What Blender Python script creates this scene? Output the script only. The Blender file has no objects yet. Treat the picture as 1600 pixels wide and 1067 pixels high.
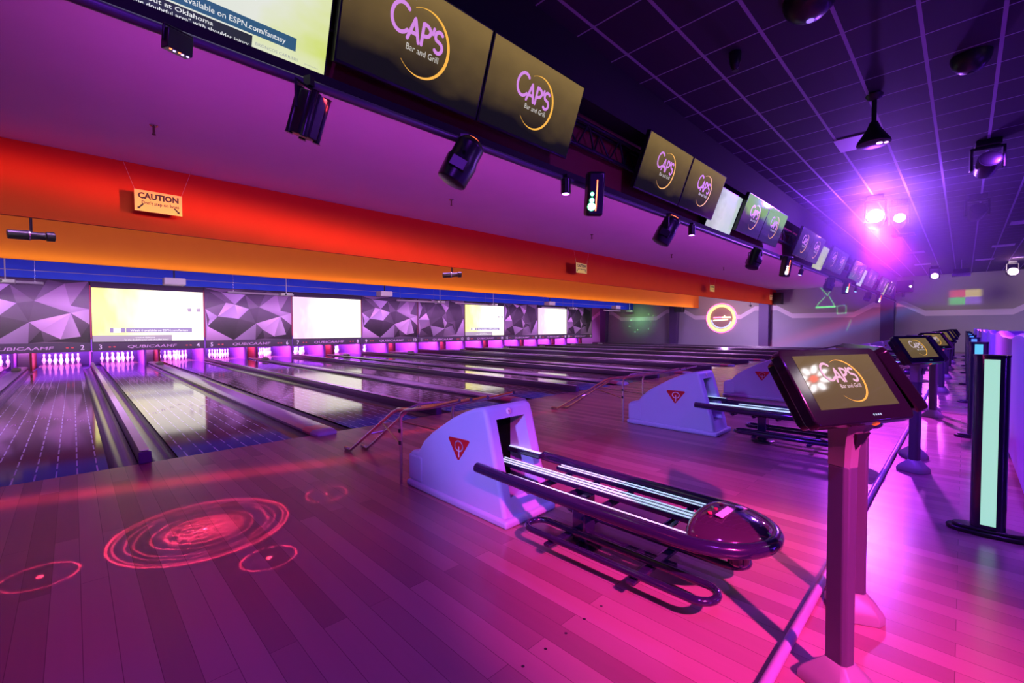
import bpy, bmesh, math, random
from math import sin, cos, pi, radians as R
from mathutils import Vector, Matrix, Euler
from mathutils.geometry import delaunay_2d_cdt

random.seed(7)
SC = bpy.context.scene
COL = SC.collection
X0, P, YF = 0.467, 3.40, 5.494        # first pair boundary, pair pitch, foul line
LW, GN, GW = 1.072, 0.52, 0.736       # lane width, gap between pairs, gap inside a pair
XR, ZL, ZG = 33.0, 3.75, 4.10         # far wall, lane ceiling, lounge ceiling
YM = 21.9                             # masking units

# ------------------------------------------------------------------ materials
MATS = {}
def mat(name, col=(.5, .5, .5), rough=.5, metal=0., emit=None, es=1., spec=.5, coat=0.):
    if name in MATS: return MATS[name]
    m = bpy.data.materials.new(name); m.use_nodes = True
    b = m.node_tree.nodes['Principled BSDF']
    b.inputs['Base Color'].default_value = (*col, 1)
    b.inputs['Roughness'].default_value = rough
    b.inputs['Metallic'].default_value = metal
    b.inputs['Specular IOR Level'].default_value = spec
    b.inputs['Coat Weight'].default_value = coat
    if emit:
        b.inputs['Emission Color'].default_value = (*emit, 1)
        b.inputs['Emission Strength'].default_value = es
    MATS[name] = m
    return m

class NT:
    """small node-graph helper"""
    def __init__(s, tree): s.t = tree; s.n = tree.nodes; s.l = tree.links
    def new(s, typ, **kw):
        n = s.n.new(typ)
        for k, v in kw.items(): setattr(n, k, v)
        return n
    def put(s, sock, v):
        if hasattr(v, 'is_output'): s.l.new(v, sock)
        else: sock.default_value = v
    def math(s, op, a, b=0., c=0.):
        n = s.new('ShaderNodeMath', operation=op)
        s.put(n.inputs[0], a); s.put(n.inputs[1], b); s.put(n.inputs[2], c)
        return n.outputs[0]
    def vmath(s, op, a, b=(0, 0, 0)):
        n = s.new('ShaderNodeVectorMath', operation=op)
        s.put(n.inputs[0], a); s.put(n.inputs[1], b)
        return n
    def mix(s, f, a, b, blend='MIX'):
        n = s.new('ShaderNodeMix', data_type='RGBA', blend_type=blend)
        s.put(n.inputs[0], f); s.put(n.inputs[6], a); s.put(n.inputs[7], b)
        return n.outputs[2]
    def sep(s, v):
        n = s.new('ShaderNodeSeparateXYZ'); s.put(n.inputs[0], v); return n.outputs
    def comb(s, x, y, z):
        n = s.new('ShaderNodeCombineXYZ'); s.put(n.inputs[0], x); s.put(n.inputs[1], y); s.put(n.inputs[2], z)
        return n.outputs[0]
    def noise(s, v, scale, detail=3., rough=.5):
        n = s.new('ShaderNodeTexNoise'); s.put(n.inputs['Vector'], v)
        n.inputs['Scale'].default_value = scale; n.inputs['Detail'].default_value = detail
        n.inputs['Roughness'].default_value = rough
        return n.outputs[0]
    def ramp(s, f, stops):
        n = s.new('ShaderNodeValToRGB'); s.put(n.inputs[0], f)
        e = n.color_ramp.elements
        while len(e) < len(stops): e.new(.5)
        for q, (p, c) in zip(e, stops): q.position = p; q.color = (*c, 1)
        return n.outputs[0]
    def line(s, x, period, phase, half):
        f = s.math('FRACT', s.math('ADD', s.math('DIVIDE', s.math('SUBTRACT', x, phase), period), .5))
        d = s.math('MULTIPLY', s.math('ABSOLUTE', s.math('SUBTRACT', f, .5)), period)
        return s.math('LESS_THAN', d, half)

def node_mat(name, **kw):
    m = mat(name, **kw); g = NT(m.node_tree)
    return m, g, m.node_tree.nodes['Principled BSDF']
def objco(g): return g.new('ShaderNodeTexCoord').outputs['Object']

def planks(name, c1, c2, w, l, rough, grain=.35, spec=.5):
    m, g, b = node_mat(name, rough=rough, spec=spec)
    x, y, z = g.sep(objco(g))
    br = g.new('ShaderNodeTexBrick', offset=.37, offset_frequency=2)
    g.put(br.inputs['Vector'], g.comb(y, x, 0.))
    br.inputs['Color1'].default_value = (*c1, 1); br.inputs['Color2'].default_value = (*c2, 1)
    br.inputs['Mortar'].default_value = (c2[0]*.45, c2[1]*.45, c2[2]*.45, 1)
    br.inputs['Scale'].default_value = 1; br.inputs['Mortar Size'].default_value = .0012
    br.inputs['Brick Width'].default_value = l; br.inputs['Row Height'].default_value = w
    n1 = g.noise(g.comb(g.math('MULTIPLY', x, 30.), g.math('MULTIPLY', y, .9), 0.), 1., 2.)
    c = g.mix(grain, br.outputs['Color'], g.mix(n1, (*[q*.45 for q in c1], 1), (*[min(1, q*1.35) for q in c2], 1)))
    g.put(b.inputs['Base Color'], c)
    n2 = g.noise(g.comb(g.math('MULTIPLY', x, 9.), g.math('MULTIPLY', y, 2.), 3.), 1., 3.)
    g.put(b.inputs['Roughness'], g.math('ADD', g.math('MULTIPLY', n2, .05), rough - .02))
    return m, g, b, c, x, y

M_FLOOR = planks('approach_wood', (.50, .28, .28), (.23, .115, .12), .105, 1.9, .25)[0]
def lane_material():
    m, g, b, c, x, y = planks('lane_wood', (.18, .10, .09), (.13, .065, .06), .042, 2.3, .07, .3, .6)
    ln = g.line(x, .132, .066, .0055)
    ds = g.math('LESS_THAN', g.math('FRACT', g.math('DIVIDE', y, .34)), .72)
    lim = g.math('MULTIPLY', g.math('LESS_THAN', g.math('ABSOLUTE', x), .47), g.math('LESS_THAN', y, 12.5))
    f = g.math('MULTIPLY', g.math('MULTIPLY', ln, ds), lim)
    g.put(b.inputs['Base Color'], g.mix(f, c, (.75, .85, .98, 1)))
    return m
M_LANE = lane_material()

def mottled(name, c1, c2, scale, rough, spec=.4):
    m, g, b = node_mat(name, rough=rough, spec=spec)
    g.put(b.inputs['Base Color'], g.mix(g.noise(objco(g), scale, 5., .6), (*c1, 1), (*c2, 1)))
    return m
M_LCEIL = mottled('lane_ceiling_paint', (.62, .50, .60), (.70, .57, .68), 1.3, .85)
M_RED = mottled('red_valance_vinyl', (.46, .030, .008), (.54, .038, .012), 2.2, .6, .15)
M_ORANGE = mottled('orange_valance_vinyl', (.80, .17, .012), (.86, .20, .015), 2.2, .55)
M_BLUE = mottled('blue_valance_vinyl', (.015, .04, .62), (.025, .07, .75), 2.2, .5)
M_DARKRED = mottled('maroon_paint', (.16, .025, .02), (.2, .03, .025), 2., .6)
M_BLACK = mat('black_plastic', (.012, .011, .014), .35)
M_SOFFIT = mottled('black_soffit_paint', (.011, .011, .013), (.015, .015, .017), 3., .8)
M_HOOD_UV = mottled('hood_plastic_uv_tint', (.46, .48, .74), (.52, .54, .80), 5., .42)  # grey plastic, its blue glow under UV put into the base colour
M_TUBE = mat('navy_gloss_tube', (.02, .012, .05), .16, 0., spec=.7, coat=.4)
M_CHROME = mat('brushed_chrome', (.75, .72, .72), .22, 1.)
M_CAP = mat('divider_cap_plastic', (.85, .75, .88), .3, spec=.6)
M_GUTTER = mat('gutter_plastic', (.10, .08, .11), .22, spec=.6)
M_PIN = mat('pin_white', (.92, .90, .92), .25)
M_NAVY = mat('pit_navy', (.03, .02, .12), .7)
M_KICK = mat('kickback_purple', (.22, .08, .45), .5)
M_KRED = mat('kickback_red', (.14, .02, .008), .5)
M_STRIP = mat('mask_strip', (.085, .085, .1), .45)
M_WHITE = mat('white_metal', (.80, .78, .82), .45)
M_TERM = mottled('terminal_grey', (.075, .07, .10), (.09, .085, .115), 6., .38)
M_BASE = mottled('terminal_base_grey', (.26, .25, .25), (.30, .29, .28), 6., .4)
M_PYL = mat('pylon_navy', (.012, .01, .05), .25, coat=.3)
M_SOFA = mottled('lounge_vinyl', (.40, .30, .72), (.46, .35, .80), 2., .38)
M_YELLOW = mat('caution_yellow', (.85, .72, .18), .5)
M_INK = mat('black_ink', (.02, .015, .015), .6)
M_COLUMN = mat('column_paint', (.10, .05, .18), .55)
M_LOGO = mat('strip_lettering', (.80, .62, .82), .4)
M_NUM = mat('strip_numbers', (.85, .82, .9), .4, emit=(.9, .85, 1), es=.3)
M_REDDOT = mat('red_dots', (.8, .1, .1), .4, emit=(1, .12, .1), es=.35)
M_LED_W = mat('led_white', (1, 1, 1), .3, emit=(1, .92, 1), es=9)
M_LED_G = mat('led_green', (.2, 1, .4), .3, emit=(.12, 1, .35), es=8)
M_LED_R = mat('led_red', (1, .2, .1), .3, emit=(1, .12, .04), es=6)
M_LED_B = mat('led_blue', (.3, .3, 1), .3, emit=(.3, .22, 1), es=9)
M_LED_V = mat('led_violet', (.7, .3, 1), .3, emit=(.62, .25, 1), es=8)
M_KEY = mat('moving_head_beam_lens', (1, .6, 1), .3, emit=(1, .45, 1), es=120)
M_GLOWSTRIP = mat('rail_glow_strip', (.8, .95, 1), .4, emit=(.55, .86, .95), es=.85)

# ------------------------------------------------------------------ mesh builder
class MB:
    def __init__(s): s.v = []; s.f = []; s.m = []; s.cc = None
    def add(s, vs, fs, mi=0, M=None):
        o = len(s.v)
        s.v += [tuple(M @ Vector(v)) if M else tuple(v) for v in vs]
        s.f += [tuple(i + o for i in f) for f in fs]
        s.m += [mi] * len(fs)
        return s
    def box(s, x0, x1, y0, y1, z0, z1, mi=0, M=None):
        vs = [(x, y, z) for z in (z0, z1) for y in (y0, y1) for x in (x0, x1)]
        return s.add(vs, [(0, 2, 3, 1), (4, 5, 7, 6), (0, 1, 5, 4), (2, 6, 7, 3), (0, 4, 6, 2), (1, 3, 7, 5)], mi, M)
    def prism(s, poly, a0, a1, axis='X', mi=0, M=None):
        """poly of 2D points extruded along axis"""
        n = len(poly)
        def pt(p, a):
            return {'X': (a, p[0], p[1]), 'Y': (p[0], a, p[1]), 'Z': (p[0], p[1], a)}[axis]
        vs = [pt(p, a0) for p in poly] + [pt(p, a1) for p in poly]
        fs = [tuple(range(n))[::-1], tuple(range(n, 2*n))] + [(i, (i+1) % n, n+(i+1) % n, n+i) for i in range(n)]
        return s.add(vs, fs, mi, M)
    def tube(s, path, r, n=10, closed=False, mi=0, M=None):
        pts = [Vector(p) for p in path]; k = len(pts)
        up = None; rings = []
        for i, p in enumerate(pts):
            if closed: t = (pts[(i+1) % k] - pts[i-1])
            else: t = pts[min(i+1, k-1)] - pts[max(i-1, 0)]
            t.normalize()
            if up is None:
                up = Vector((0, 0, 1)) if abs(t.z) < .9 else Vector((0, 1, 0))
            a = t.cross(up).normalized(); b = a.cross(t).normalized(); up = b
            rr = r[i] if isinstance(r, (list, tuple)) else r
            rings.append([p + a*rr*cos(2*pi*j/n) + b*rr*sin(2*pi*j/n) for j in range(n)])
        vs = [v for g in rings for v in g]; fs = []
        for i in range(k if closed else k-1):
            q = (i+1) % k
            for j in range(n):
                fs.append((i*n+j, i*n+(j+1) % n, q*n+(j+1) % n, q*n+j))
        if not closed:
            fs.append(tuple(range(n))); fs.append(tuple(range((k-1)*n, k*n))[::-1])
        return s.add(vs, fs, mi, M)
    def lathe(s, prof, n=16, mi=0, M=None):
        vs = []; fs = []
        for r, z in prof:
            vs += [(r*cos(2*pi*j/n), r*sin(2*pi*j/n), z) for j in range(n)]
        for i in range(len(prof)-1):
            for j in range(n):
                fs.append((i*n+j, i*n+(j+1) % n, (i+1)*n+(j+1) % n, (i+1)*n+j))
        fs.append(tuple(range(n))[::-1]); fs.append(tuple(range((len(prof)-1)*n, len(prof)*n)))
        return s.add(vs, fs, mi, M)
    def quad(s, a, b, c, d, mi=0, M=None): return s.add([a, b, c, d], [(0, 1, 2, 3)], mi, M)
    def ribbon(s, pts, w, y, mi=0, M=None, closed=False):
        """flat stroke in the XZ plane at depth y, with round joints; w a number or one per point"""
        for i in range(len(pts) - (0 if closed else 1)):
            a = Vector(pts[i]); b = Vector(pts[(i+1) % len(pts)])
            wa = w[i] if isinstance(w, list) else w; wb = w[(i+1) % len(pts)] if isinstance(w, list) else w
            d = (b - a)
            if d.length < 1e-6: continue
            d.normalize(); nn = Vector((-d.y, d.x))
            q = [a - nn*wa/2, b - nn*wb/2, b + nn*wb/2, a + nn*wa/2]
            s.add([(p.x, y, p.y) for p in q], [(0, 1, 2, 3)], mi, M)
        for i, p in enumerate(pts):
            rr = (w[i] if isinstance(w, list) else w)/2
            s.add([(p[0]+rr*cos(t*pi/4), y, p[1]+rr*sin(t*pi/4)) for t in range(8)], [tuple(range(8))], mi, M)
        return s
    def build(s, name, mats, parent=None, bevel=0., seg=2, smooth=True, loc=None, rot=None):
        me = bpy.data.meshes.new(name); me.from_pydata(s.v, [], s.f)
        mats = mats if isinstance(mats, (list, tuple)) else [mats]
        for m in mats: me.materials.append(m)
        me.polygons.foreach_set('material_index', s.m)
        if s.cc is not None:
            ca = me.color_attributes.new('art', 'FLOAT_COLOR', 'CORNER')
            ca.data.foreach_set('color', s.cc)
        if smooth:
            me.polygons.foreach_set('use_smooth', [True]*len(me.polygons))
            me.set_sharp_from_angle(angle=R(38))
        me.update()
        o = bpy.data.objects.new(name, me); COL.objects.link(o)
        if parent is not None: o.parent = parent
        if loc: o.location = loc
        if rot: o.rotation_euler = rot
        if bevel:
            md = o.modifiers.new('edge', 'BEVEL'); md.width = bevel; md.segments = seg
            md.limit_method = 'ANGLE'; md.angle_limit = R(38); md.harden_normals = False
        return o

def tag(o, label=None, cat=None, group=None, kind=None):
    if label: o['label'] = label
    if cat: o['category'] = cat
    if group: o['group'] = group
    if kind: o['kind'] = kind
    return o
def thing(name, label, cat, loc=(0, 0, 0), rz=0., group=None):
    o = bpy.data.objects.new(name, None); COL.objects.link(o)
    o.empty_display_size = .1; o.location = loc; o.rotation_euler = (0, 0, rz)
    return tag(o, label, cat, group)
KIDS = {}
def dup(o, label, loc=None, rz=None, parent=None):
    c = o.copy(); COL.objects.link(c)
    if parent is not None: c.parent = parent
    if label: c['label'] = label
    if loc is not None: c.location = loc
    if rz is not None: c.rotation_euler[2] = rz
    for k in list(o.children): dup(k, None, parent=c)
    return c
def struct(name, mb, m, **kw): return tag(mb.build(name, m, **kw), kind='structure')

# ------------------------------------------------------------------ lettering
TX = {}
def text_geo(txt, bold=0.):
    if (txt, bold) in TX: return TX[(txt, bold)]
    cu = bpy.data.curves.new('lettering', 'FONT'); cu.body = txt; cu.size = 1; cu.resolution_u = 2
    cu.offset = bold; cu.align_x = 'CENTER'
    ob = bpy.data.objects.new('lettering', cu); COL.objects.link(ob)
    bpy.context.view_layer.update()
    me = bpy.data.meshes.new_from_object(ob.evaluated_get(bpy.context.evaluated_depsgraph_get()))
    vs = [tuple(v.co) for v in me.vertices]; fs = [tuple(p.vertices) for p in me.polygons]
    bpy.data.objects.remove(ob); bpy.data.curves.remove(cu); bpy.data.meshes.remove(me)
    TX[(txt, bold)] = (vs, fs); return vs, fs
def put_text(mb, txt, x, z, h, y, mi=0, sx=1., shear=0., bold=0., M=None, left=False):
    vs, fs = text_geo(txt, bold)
    off = -min(v[0] for v in vs)*h*sx if left else 0
    mb.add([(x + off + (v[0]*sx + v[1]*shear)*h, y, z + v[1]*h) for v in vs], fs, mi, M)

def arc(cx, cz, rx, rz, a0, a1, n): return [(cx + rx*cos(R(a0+(a1-a0)*i/n)), cz + rz*sin(R(a0+(a1-a0)*i/n))) for i in range(n+1)]
def bar_logo(mb, s, y, mi_ring, mi_name, mi_sub):
    """neon style bar and grill logo, about 1 unit tall times s"""
    n = 44; a0, a1 = 118, -136
    ring = arc(.02*s, 0, .46*s, .46*s, a0, a1, n)
    w = [max(.006, .052*sin(pi*(i/n)**.95)**1.2)*s for i in range(n+1)]
    mb.ribbon(ring, w, y, mi_ring)
    t = .052*s
    def L(pts, ox, oz, k): return [((ox + px*k)*s*.95 - .035*s, oz*s + pz*k*s) for px, pz in pts]
    # C, A, P, apostrophe, S
    mb.ribbon(L(arc(.5, .5, .46, .52, 48, 318, 14), -.56, .02, .36), t, y-.0004, mi_name)
    mb.ribbon(L([(0, 0), (.36, 1.05), (.74, 0)], -.24, -.02, .27), t, y-.0004, mi_name)
    mb.ribbon(L([(.12, .36), (.62, .36)], -.24, -.02, .27), t, y-.0004, mi_name)
    mb.ribbon(L([(0, 0), (0, 1.05)] + arc(.1, .76, .42, .29, 90, -90, 8) + [(0, .47)], .015, -.02, .27), t, y-.0004, mi_name)
    mb.ribbon(L([(.06, 1.06), (0, .78)], .195, -.02, .27), t*.9, y-.0004, mi_name)
    mb.ribbon(L(arc(.32, .78, .27, .26, 40, 230, 8) + arc(.34, .25, .29, .28, 80, -140, 8), .235, -.02, .27), t, y-.0004, mi_name)
    put_text(mb, 'Bar and Grill', .03*s, -.165*s, .125*s, y-.0006, mi_sub, .92)

# ------------------------------------------------------------------ setting
def slab(name, x0, x1, y0, y1, z0, z1, m, **kw): return struct(name, MB().box(x0, x1, y0, y1, z0, z1), m, smooth=False, **kw)
slab('floor', -5, XR, -9, YF, -.2, 0, M_FLOOR)
slab('floor_under_lanes', -5, XR, YF, 26, -.3, -.14, M_NAVY)
slab('ceiling_over_lanes', -5, XR, 2.96, 26, ZL, ZL+.3, M_LCEIL)
def grid_mat():
    m, g, b = node_mat('ceiling_grid', rough=.75, spec=.25)
    x, y, z = g.sep(objco(g))
    a = g.line(y, .54, .33, .016); c = g.line(x, .593, 5.91, .008)
    nz = g.noise(g.comb(g.math('SNAP', x, .593), g.math('SNAP', y, .54), 0.), 7., 1.)
    tile = g.mix(nz, (.028, .024, .040, 1), (.050, .044, .070, 1))
    g.put(b.inputs['Base Color'], g.mix(g.math('MAXIMUM', a, c), tile, (.40, .36, .50, 1)))
    return m
slab('ceiling', -5, XR, -9, 2.96, ZG, ZG+.2, grid_mat())
def wall_mat():
    m, g, b = node_mat('far_wall_paint', rough=.75, spec=.3)
    x, y, z = g.sep(objco(g))
    # zigzag stripe: flat at 2.05 m with raised ends at each column (columns at 3.04 + 6.28 k)
    f = g.math('FRACT', g.math('ADD', g.math('DIVIDE', g.math('SUBTRACT', y, 3.04), 6.28), .5))
    d = g.math('MULTIPLY', g.math('ABSOLUTE', g.math('SUBTRACT', f, .5)), 6.28)   # distance to nearest column
    up = g.math('MULTIPLY', g.math('MAXIMUM', g.math('SUBTRACT', 1.55, d), 0.), .62)
    up = g.math('MINIMUM', up, .55)
    h = g.math('SUBTRACT', z, g.math('ADD', up, 2.05))
    st = g.math('LESS_THAN', g.math('ABSOLUTE', h), .15)
    top = g.math('GREATER_THAN', h, 0.)
    nz = g.noise(objco(g), .8, 3.)
    lo = g.mix(nz, (.36, .33, .44, 1), (.42, .39, .50, 1)); hi = g.mix(nz, (.40, .37, .33, 1), (.45, .41, .37, 1))
    g.put(b.inputs['Base Color'], g.mix(st, g.mix(top, lo, hi), (.80, .70, .80, 1)))
    return m
slab('wall_right', XR, XR+.2, -9, 26, -.3, ZG+.2, wall_mat())
slab('wall_left', -5.2, -5, -9, 26, -.3, ZG+.2, mat('left_wall_paint', (.3, .25, .36), .8))
slab('wall_front', -5.2, XR+.2, -9.2, -9, -.3, ZG+.2, mat('lounge_wall_paint', (.22, .18, .28), .8))
slab('wall_back', -5.2, XR+.2, 25.8, 26, -.3, ZG+.2, M_DARKRED)
slab('wall_pit_curtain', -5, 31.3, 24.75, 24.8, -.14, .9, M_NAVY)
for k, y in enumerate((-3.24, 3.04, 9.32, 15.6, 21.9)):
    w0, w1 = (.30, .30) if y < 12 else (.26, .42)
    struct('column_%d' % (k+1), MB().prism([(y-w0, 0), (y+w0, 0), (y+w0, ZG), (y-w1, ZG)], XR-.45, XR, 'X'), M_COLUMN, bevel=.02)
# bulkhead over the television row
struct('wall_bulkhead', MB().box(-5, XR, 2.68, 2.96, 3.56, ZG).box(-5, XR, 2.70, 2.78, 2.72, 2.79)
       .box(-5, XR, 2.90, 2.96, 2.84, 3.56, 1), [M_SOFFIT, M_DARKRED], smooth=False)
# hanging coloured valances
struct('trim_1', MB().box(-5, XR, 8.70, 8.76, 2.77, ZL), M_RED, smooth=False)
struct('trim_2', MB().box(-5, XR, 13.80, 13.86, 2.75, ZL), M_ORANGE, smooth=False)
struct('trim_3', MB().box(-5, XR, 19.20, 19.26, 2.80, ZL), M_BLUE, smooth=False)
slab('trim_4', -5, 31.2, 22.3, 22.4, 2.9, ZL, M_DARKRED)
# pipe raceway at the back of the approach
struct('trim_5', MB().tube([(-4.9, .47, .0195), (XR-.1, .47, .0195)], .019, 12), mat('raceway_pipe', (.45, .36, .5), .35, spec=.6))
dots = MB()
for i in range(-2, 20):
    cx = X0 + P/4*(2*i+1) if True else 0
    for k in range(7):
        for yy in (1.15,):
            x = X0 + i*P/2 + P/4 + (k-3)*.13
            dots.add([(x+.007*cos(t*pi/4), yy+.007*sin(t*pi/4), .0006) for t in range(8)], [tuple(range(8))])
struct('floor_marker_dots', dots, M_INK)

# ------------------------------------------------------------------ lanes
def lane_x(n): # centre of lane n (1..20)
    pair = (n-1)//2; x = X0 + P*(pair-1)
    return x + GN/2 + LW/2 if n % 2 else x + P - GN/2 - LW/2
Y1 = 24.7
Y2 = 21.88
def gutter_mb(x0, x1):
    w = x1 - x0; pr = [(x0, 0), (x0, -.02)]
    for i in range(9):
        a = pi + pi*i/8; pr.append((x0 + w/2 + w/2*cos(a)*.98, -.02 + .075*sin(a)))
    pr += [(x1, -.02), (x1, 0), (x1, -.13), (x0, -.13)]
    # close under the channel
    poly = pr
    mb = MB(); n = len(poly)
    vs = [(p[0], 0, p[1]) for p in poly] + [(p[0], Y2-YF, p[1]) for p in poly]
    fs = [(i, n+i, n+(i+1) % n, (i+1) % n) for i in range(n)]
    fs += [(n-1, 0, 1, 2), (n-2, n-3, n-4, n-5)]
    mb.add(vs, fs)
    return mb
proto = None
NAMES = ['lane']
for n in range(1, 21):
    lab = 'glossy dark wooden bowling lane leading to the pins under lane number %d' % n
    x = lane_x(n)
    if proto is None or n == 2:
        t = thing('bowling_lane', lab, 'bowling lane', (x, YF, 0), group='bowling lanes')
        MB().box(-LW/2, LW/2, 0, Y1-YF, -.13, 0).build('lane_surface', M_LANE, t, smooth=False)
        s = 1 if n % 2 else -1      # side of the neighbour in its own pair
        gw = .215
        gutter_mb(-LW/2-gw, -LW/2).build('gutter', M_GUTTER, t)
        gutter_mb(LW/2, LW/2+gw).build('gutter', M_GUTTER, t)
        am = MB()
        for k in range(7):
            cx = (k-3)*.132; cy = 3.9 - abs(k-3)*.22
            am.ribbon([(cx-.02, cy-.1), (cx-.012, cy+.03), (cx+.012, cy+.03), (cx+.02, cy-.1)], .008, 0)
        am.v = [(a, c, .0008) for a, b, c in am.v]
        am.build('target_arrows', mat('arrow_paint', (.55, .35, .6), .3), t)
        if proto is None: proto = t
        else: proto2 = t
    else:
        dup(proto if n % 2 else proto2, lab, (x, YF, 0))

# dividers between lanes
def cap_prism(hw, zt, y0, y1, round_end):
    pr = [(-hw, -.13), (-hw, zt*.45), (-hw*.82, zt*.85), (-hw*.5, zt), (hw*.5, zt), (hw*.82, zt*.85), (hw, zt*.45), (hw, -.13)]
    mb = MB().prism(pr, y0, y1, 'Y')
    return mb
capn = capw = None
ORD = ['first', 'second', 'third', 'fourth', 'fifth', 'sixth', 'seventh', 'eighth', 'ninth', 'tenth', 'eleventh']
for i in range(0, 11):
    x = X0 + P*(i-1)
    lab = ('slim raised divider between the gutters of lanes %d and %d' % (2*i, 2*i+1)) if 0 < i < 10 else ('slim raised divider beside the outer gutter of lane %d' % (1 if i == 0 else 20))
    if capn is None:
        capn = thing('lane_divider', lab, 'lane divider', (x, YF, 0), group='slim lane dividers')
        cap_prism(.043, .115, .012, Y2-YF, False).build('divider_body', mat('divider_dark', (.09, .06, .12), .3), capn)
        MB().box(-.037, .037, .03, Y2-YF, .1152, .1185).build('cap_strip', M_CAP, capn)
        MB().box(-.05, .05, -.02, .011, .0005, .112).build('end_block', mat('divider_end', (.12, .06, .18), .35), capn, bevel=.008)
    else: dup(capn, lab, (x, YF, 0))
for i in range(10):
    x = X0 + P*(i-1) + P/2
    lab = 'wide rounded ball-return cover between lanes %d and %d' % (2*i+1, 2*i+2)
    if capw is None:
        capw = thing('ball_return_cover', lab, 'lane divider', (x, YF, 0), group='wide ball-return covers')
        cap_prism(.148, .055, 0.3, Y2-YF, False).build('cover_body', mat('cover_plastic', (.40, .32, .44), .22, spec=.6), capw)
        nose = MB(); prof = []
        rings = []
        for k, (yy, sc) in enumerate(((.3, 1), (.05, 1), (-.06, .93), (-.11, .75), (-.125, .5))):
            hw = .148*sc; zt = .055*(1 if k < 2 else (.9, .6, .25)[k-2]); base = .0005 if yy < 0 else -.13
            rings.append([(-hw, yy, .0005), (-hw, yy, .0005+zt*.45), (-hw*.82, yy, .0005+zt*.85), (-hw*.5, yy, .0005+zt), (hw*.5, yy, .0005+zt), (hw*.82, yy, .0005+zt*.85), (hw, yy, .0005+zt*.45), (hw, yy, .0005)])
        vs = [p for r_ in rings for p in r_]; fs = []; mi = []
        for k in range(4):
            for j in range(8):
                fs.append((k*8+j, (k+1)*8+j, (k+1)*8+(j+1) % 8, k*8+(j+1) % 8)); mi.append(0 if k == 0 else 1)
        fs += [tuple(range(8)), tuple(range(32, 40))[::-1]]; mi += [0, 1]
        nose.add(vs, fs); nose.m = mi
        nose.build('nose_cap', [mat('nose_pink', (.62, .16, .22), .3), mat('nose_grey', (.42, .48, .58), .3)], capw)
        MB().prism([(-.10, 0), (.10, 0), (.09, .06), (.05, .085), (-.05, .085), (-.09, .06)], 14.3, 14.65, 'Y', M=Matrix.Translation((0, 0, .0552))).build('ball_sensor_box', mat('sensor_grey', (.6, .58, .62), .4), capw, bevel=.015)
    else: dup(capw, lab, (x, YF, 0))

# pins
pp = [(.0255, 0), (.029, .012), (.036, .05), (.0515, .095), (.0605, .115), (.0595, .135), (.051, .17), (.037, .205), (.0275, .235), (.0235, .258), (.0265, .285), (.0315, .32), (.0322, .34), (.029, .36), (.021, .374), (.008, .381)]
pin0 = None
POS = [(0, 0, 'head pin at the front of the triangle'), (-1, 1, 'left pin of the two in the second row'), (1, 1, 'right pin of the two in the second row'),
       (-2, 2, 'left pin of the three in the third row'), (0, 2, 'middle pin of the three in the third row'), (2, 2, 'right pin of the three in the third row'),
       (-3, 3, 'leftmost of the four in the back row'), (-1, 3, 'second from left in the back row'), (1, 3, 'third from left in the back row'), (3, 3, 'rightmost of the four in the back row')]
for n in range(1, 19):
    for a, b, d in POS:
        loc = (lane_x(n) + a*.1524, 23.3 + b*.264, 0)
        lab = 'white bowling pin under lane number %d, %s' % (n, d)
        if pin0 is None:
            pin0 = MB().lathe(pp, 14).build('bowling_pin', M_PIN, loc=loc); tag(pin0, lab, 'bowling pin', 'bowling pins')
        else: dup(pin0, lab, loc)

# pit partitions
kp = None
def kick(x, w, m, lab, nm='kickback_panel'):
    o = MB().box(-w/2, w/2, 0, 2.8, -.138, .498).build(nm, m, loc=(x, 21.9, 0), bevel=.006)
    return tag(o, lab, 'kickback panel', 'kickback panels between the pin decks')
for i in range(1, 11):
    if i < 10: kick(X0 + P*(i-1), .05, M_KICK, 'purple partition between the pins of lanes %d and %d' % (2*i, 2*i+1))
    xm = X0 + P*(i-1) - P/2
    kick(xm - .21, .05, M_KICK, 'purple partition right of the pins of lane %d' % (2*i-1))
    kick(xm + .21, .05, M_KRED, 'red partition left of the pins of lane %d' % (2*i))
    o = MB().box(-.16, .16, 0, .04, -.138, .5).build('ball_door', M_BLACK, loc=(xm, 23.2, 0))
    tag(o, 'black ball door between the pin decks of lanes %d and %d' % (2*i-1, 2*i), 'ball door', 'black ball doors')

# ------------------------------------------------------------------ masking units
def art_mat():
    m, g, b = node_mat('facet_print', rough=.42)
    a = g.new('ShaderNodeVertexColor', layer_name='art')
    g.put(b.inputs['Base Color'], a.outputs[0]); return m
M_ART = art_mat()
def facets(pts, w, z0, z1, seed):
    rnd = random.Random(seed)
    P2 = [Vector((px*w - w/2, z0 + pz*(z1-z0))) for px, pz in pts]
    vs, es, fs, _, _, _ = delaunay_2d_cdt(P2, [], [], 0, 1e-5)
    mb = MB(); mb.cc = []
    for f in fs:
        mb.add([(vs[i].x, 0, vs[i].y) for i in f], [tuple(range(len(f)))])
        base = rnd.choice([.012, .02, .03, .05, .09, .2, .32, .42, .55])
        tint = rnd.choice([(1, .74, .98), (1, .82, 1), (.92, .76, 1)])
        hot = rnd.randrange(len(f))
        for q in range(len(f)):
            k = base*(1.25 if q == hot else .8)
            mb.cc += [k*tint[0], k*tint[1], k*tint[2], 1]
    # consistent facing to -Y
    for i, f in enumerate(mb.f):
        a, b, c = (Vector(mb.v[j]) for j in f[:3])
        if (b-a).cross(c-a).y > 0:
            mb.f[i] = tuple(reversed(f)); s0 = sum(len(mb.f[j]) for j in range(i))*4; L = len(f)*4
            ch = [mb.cc[s0+4*q:s0+4*q+4] for q in range(len(f))][::-1]
            mb.cc[s0:s0+L] = [v for c4 in ch for v in c4]
    return mb
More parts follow.
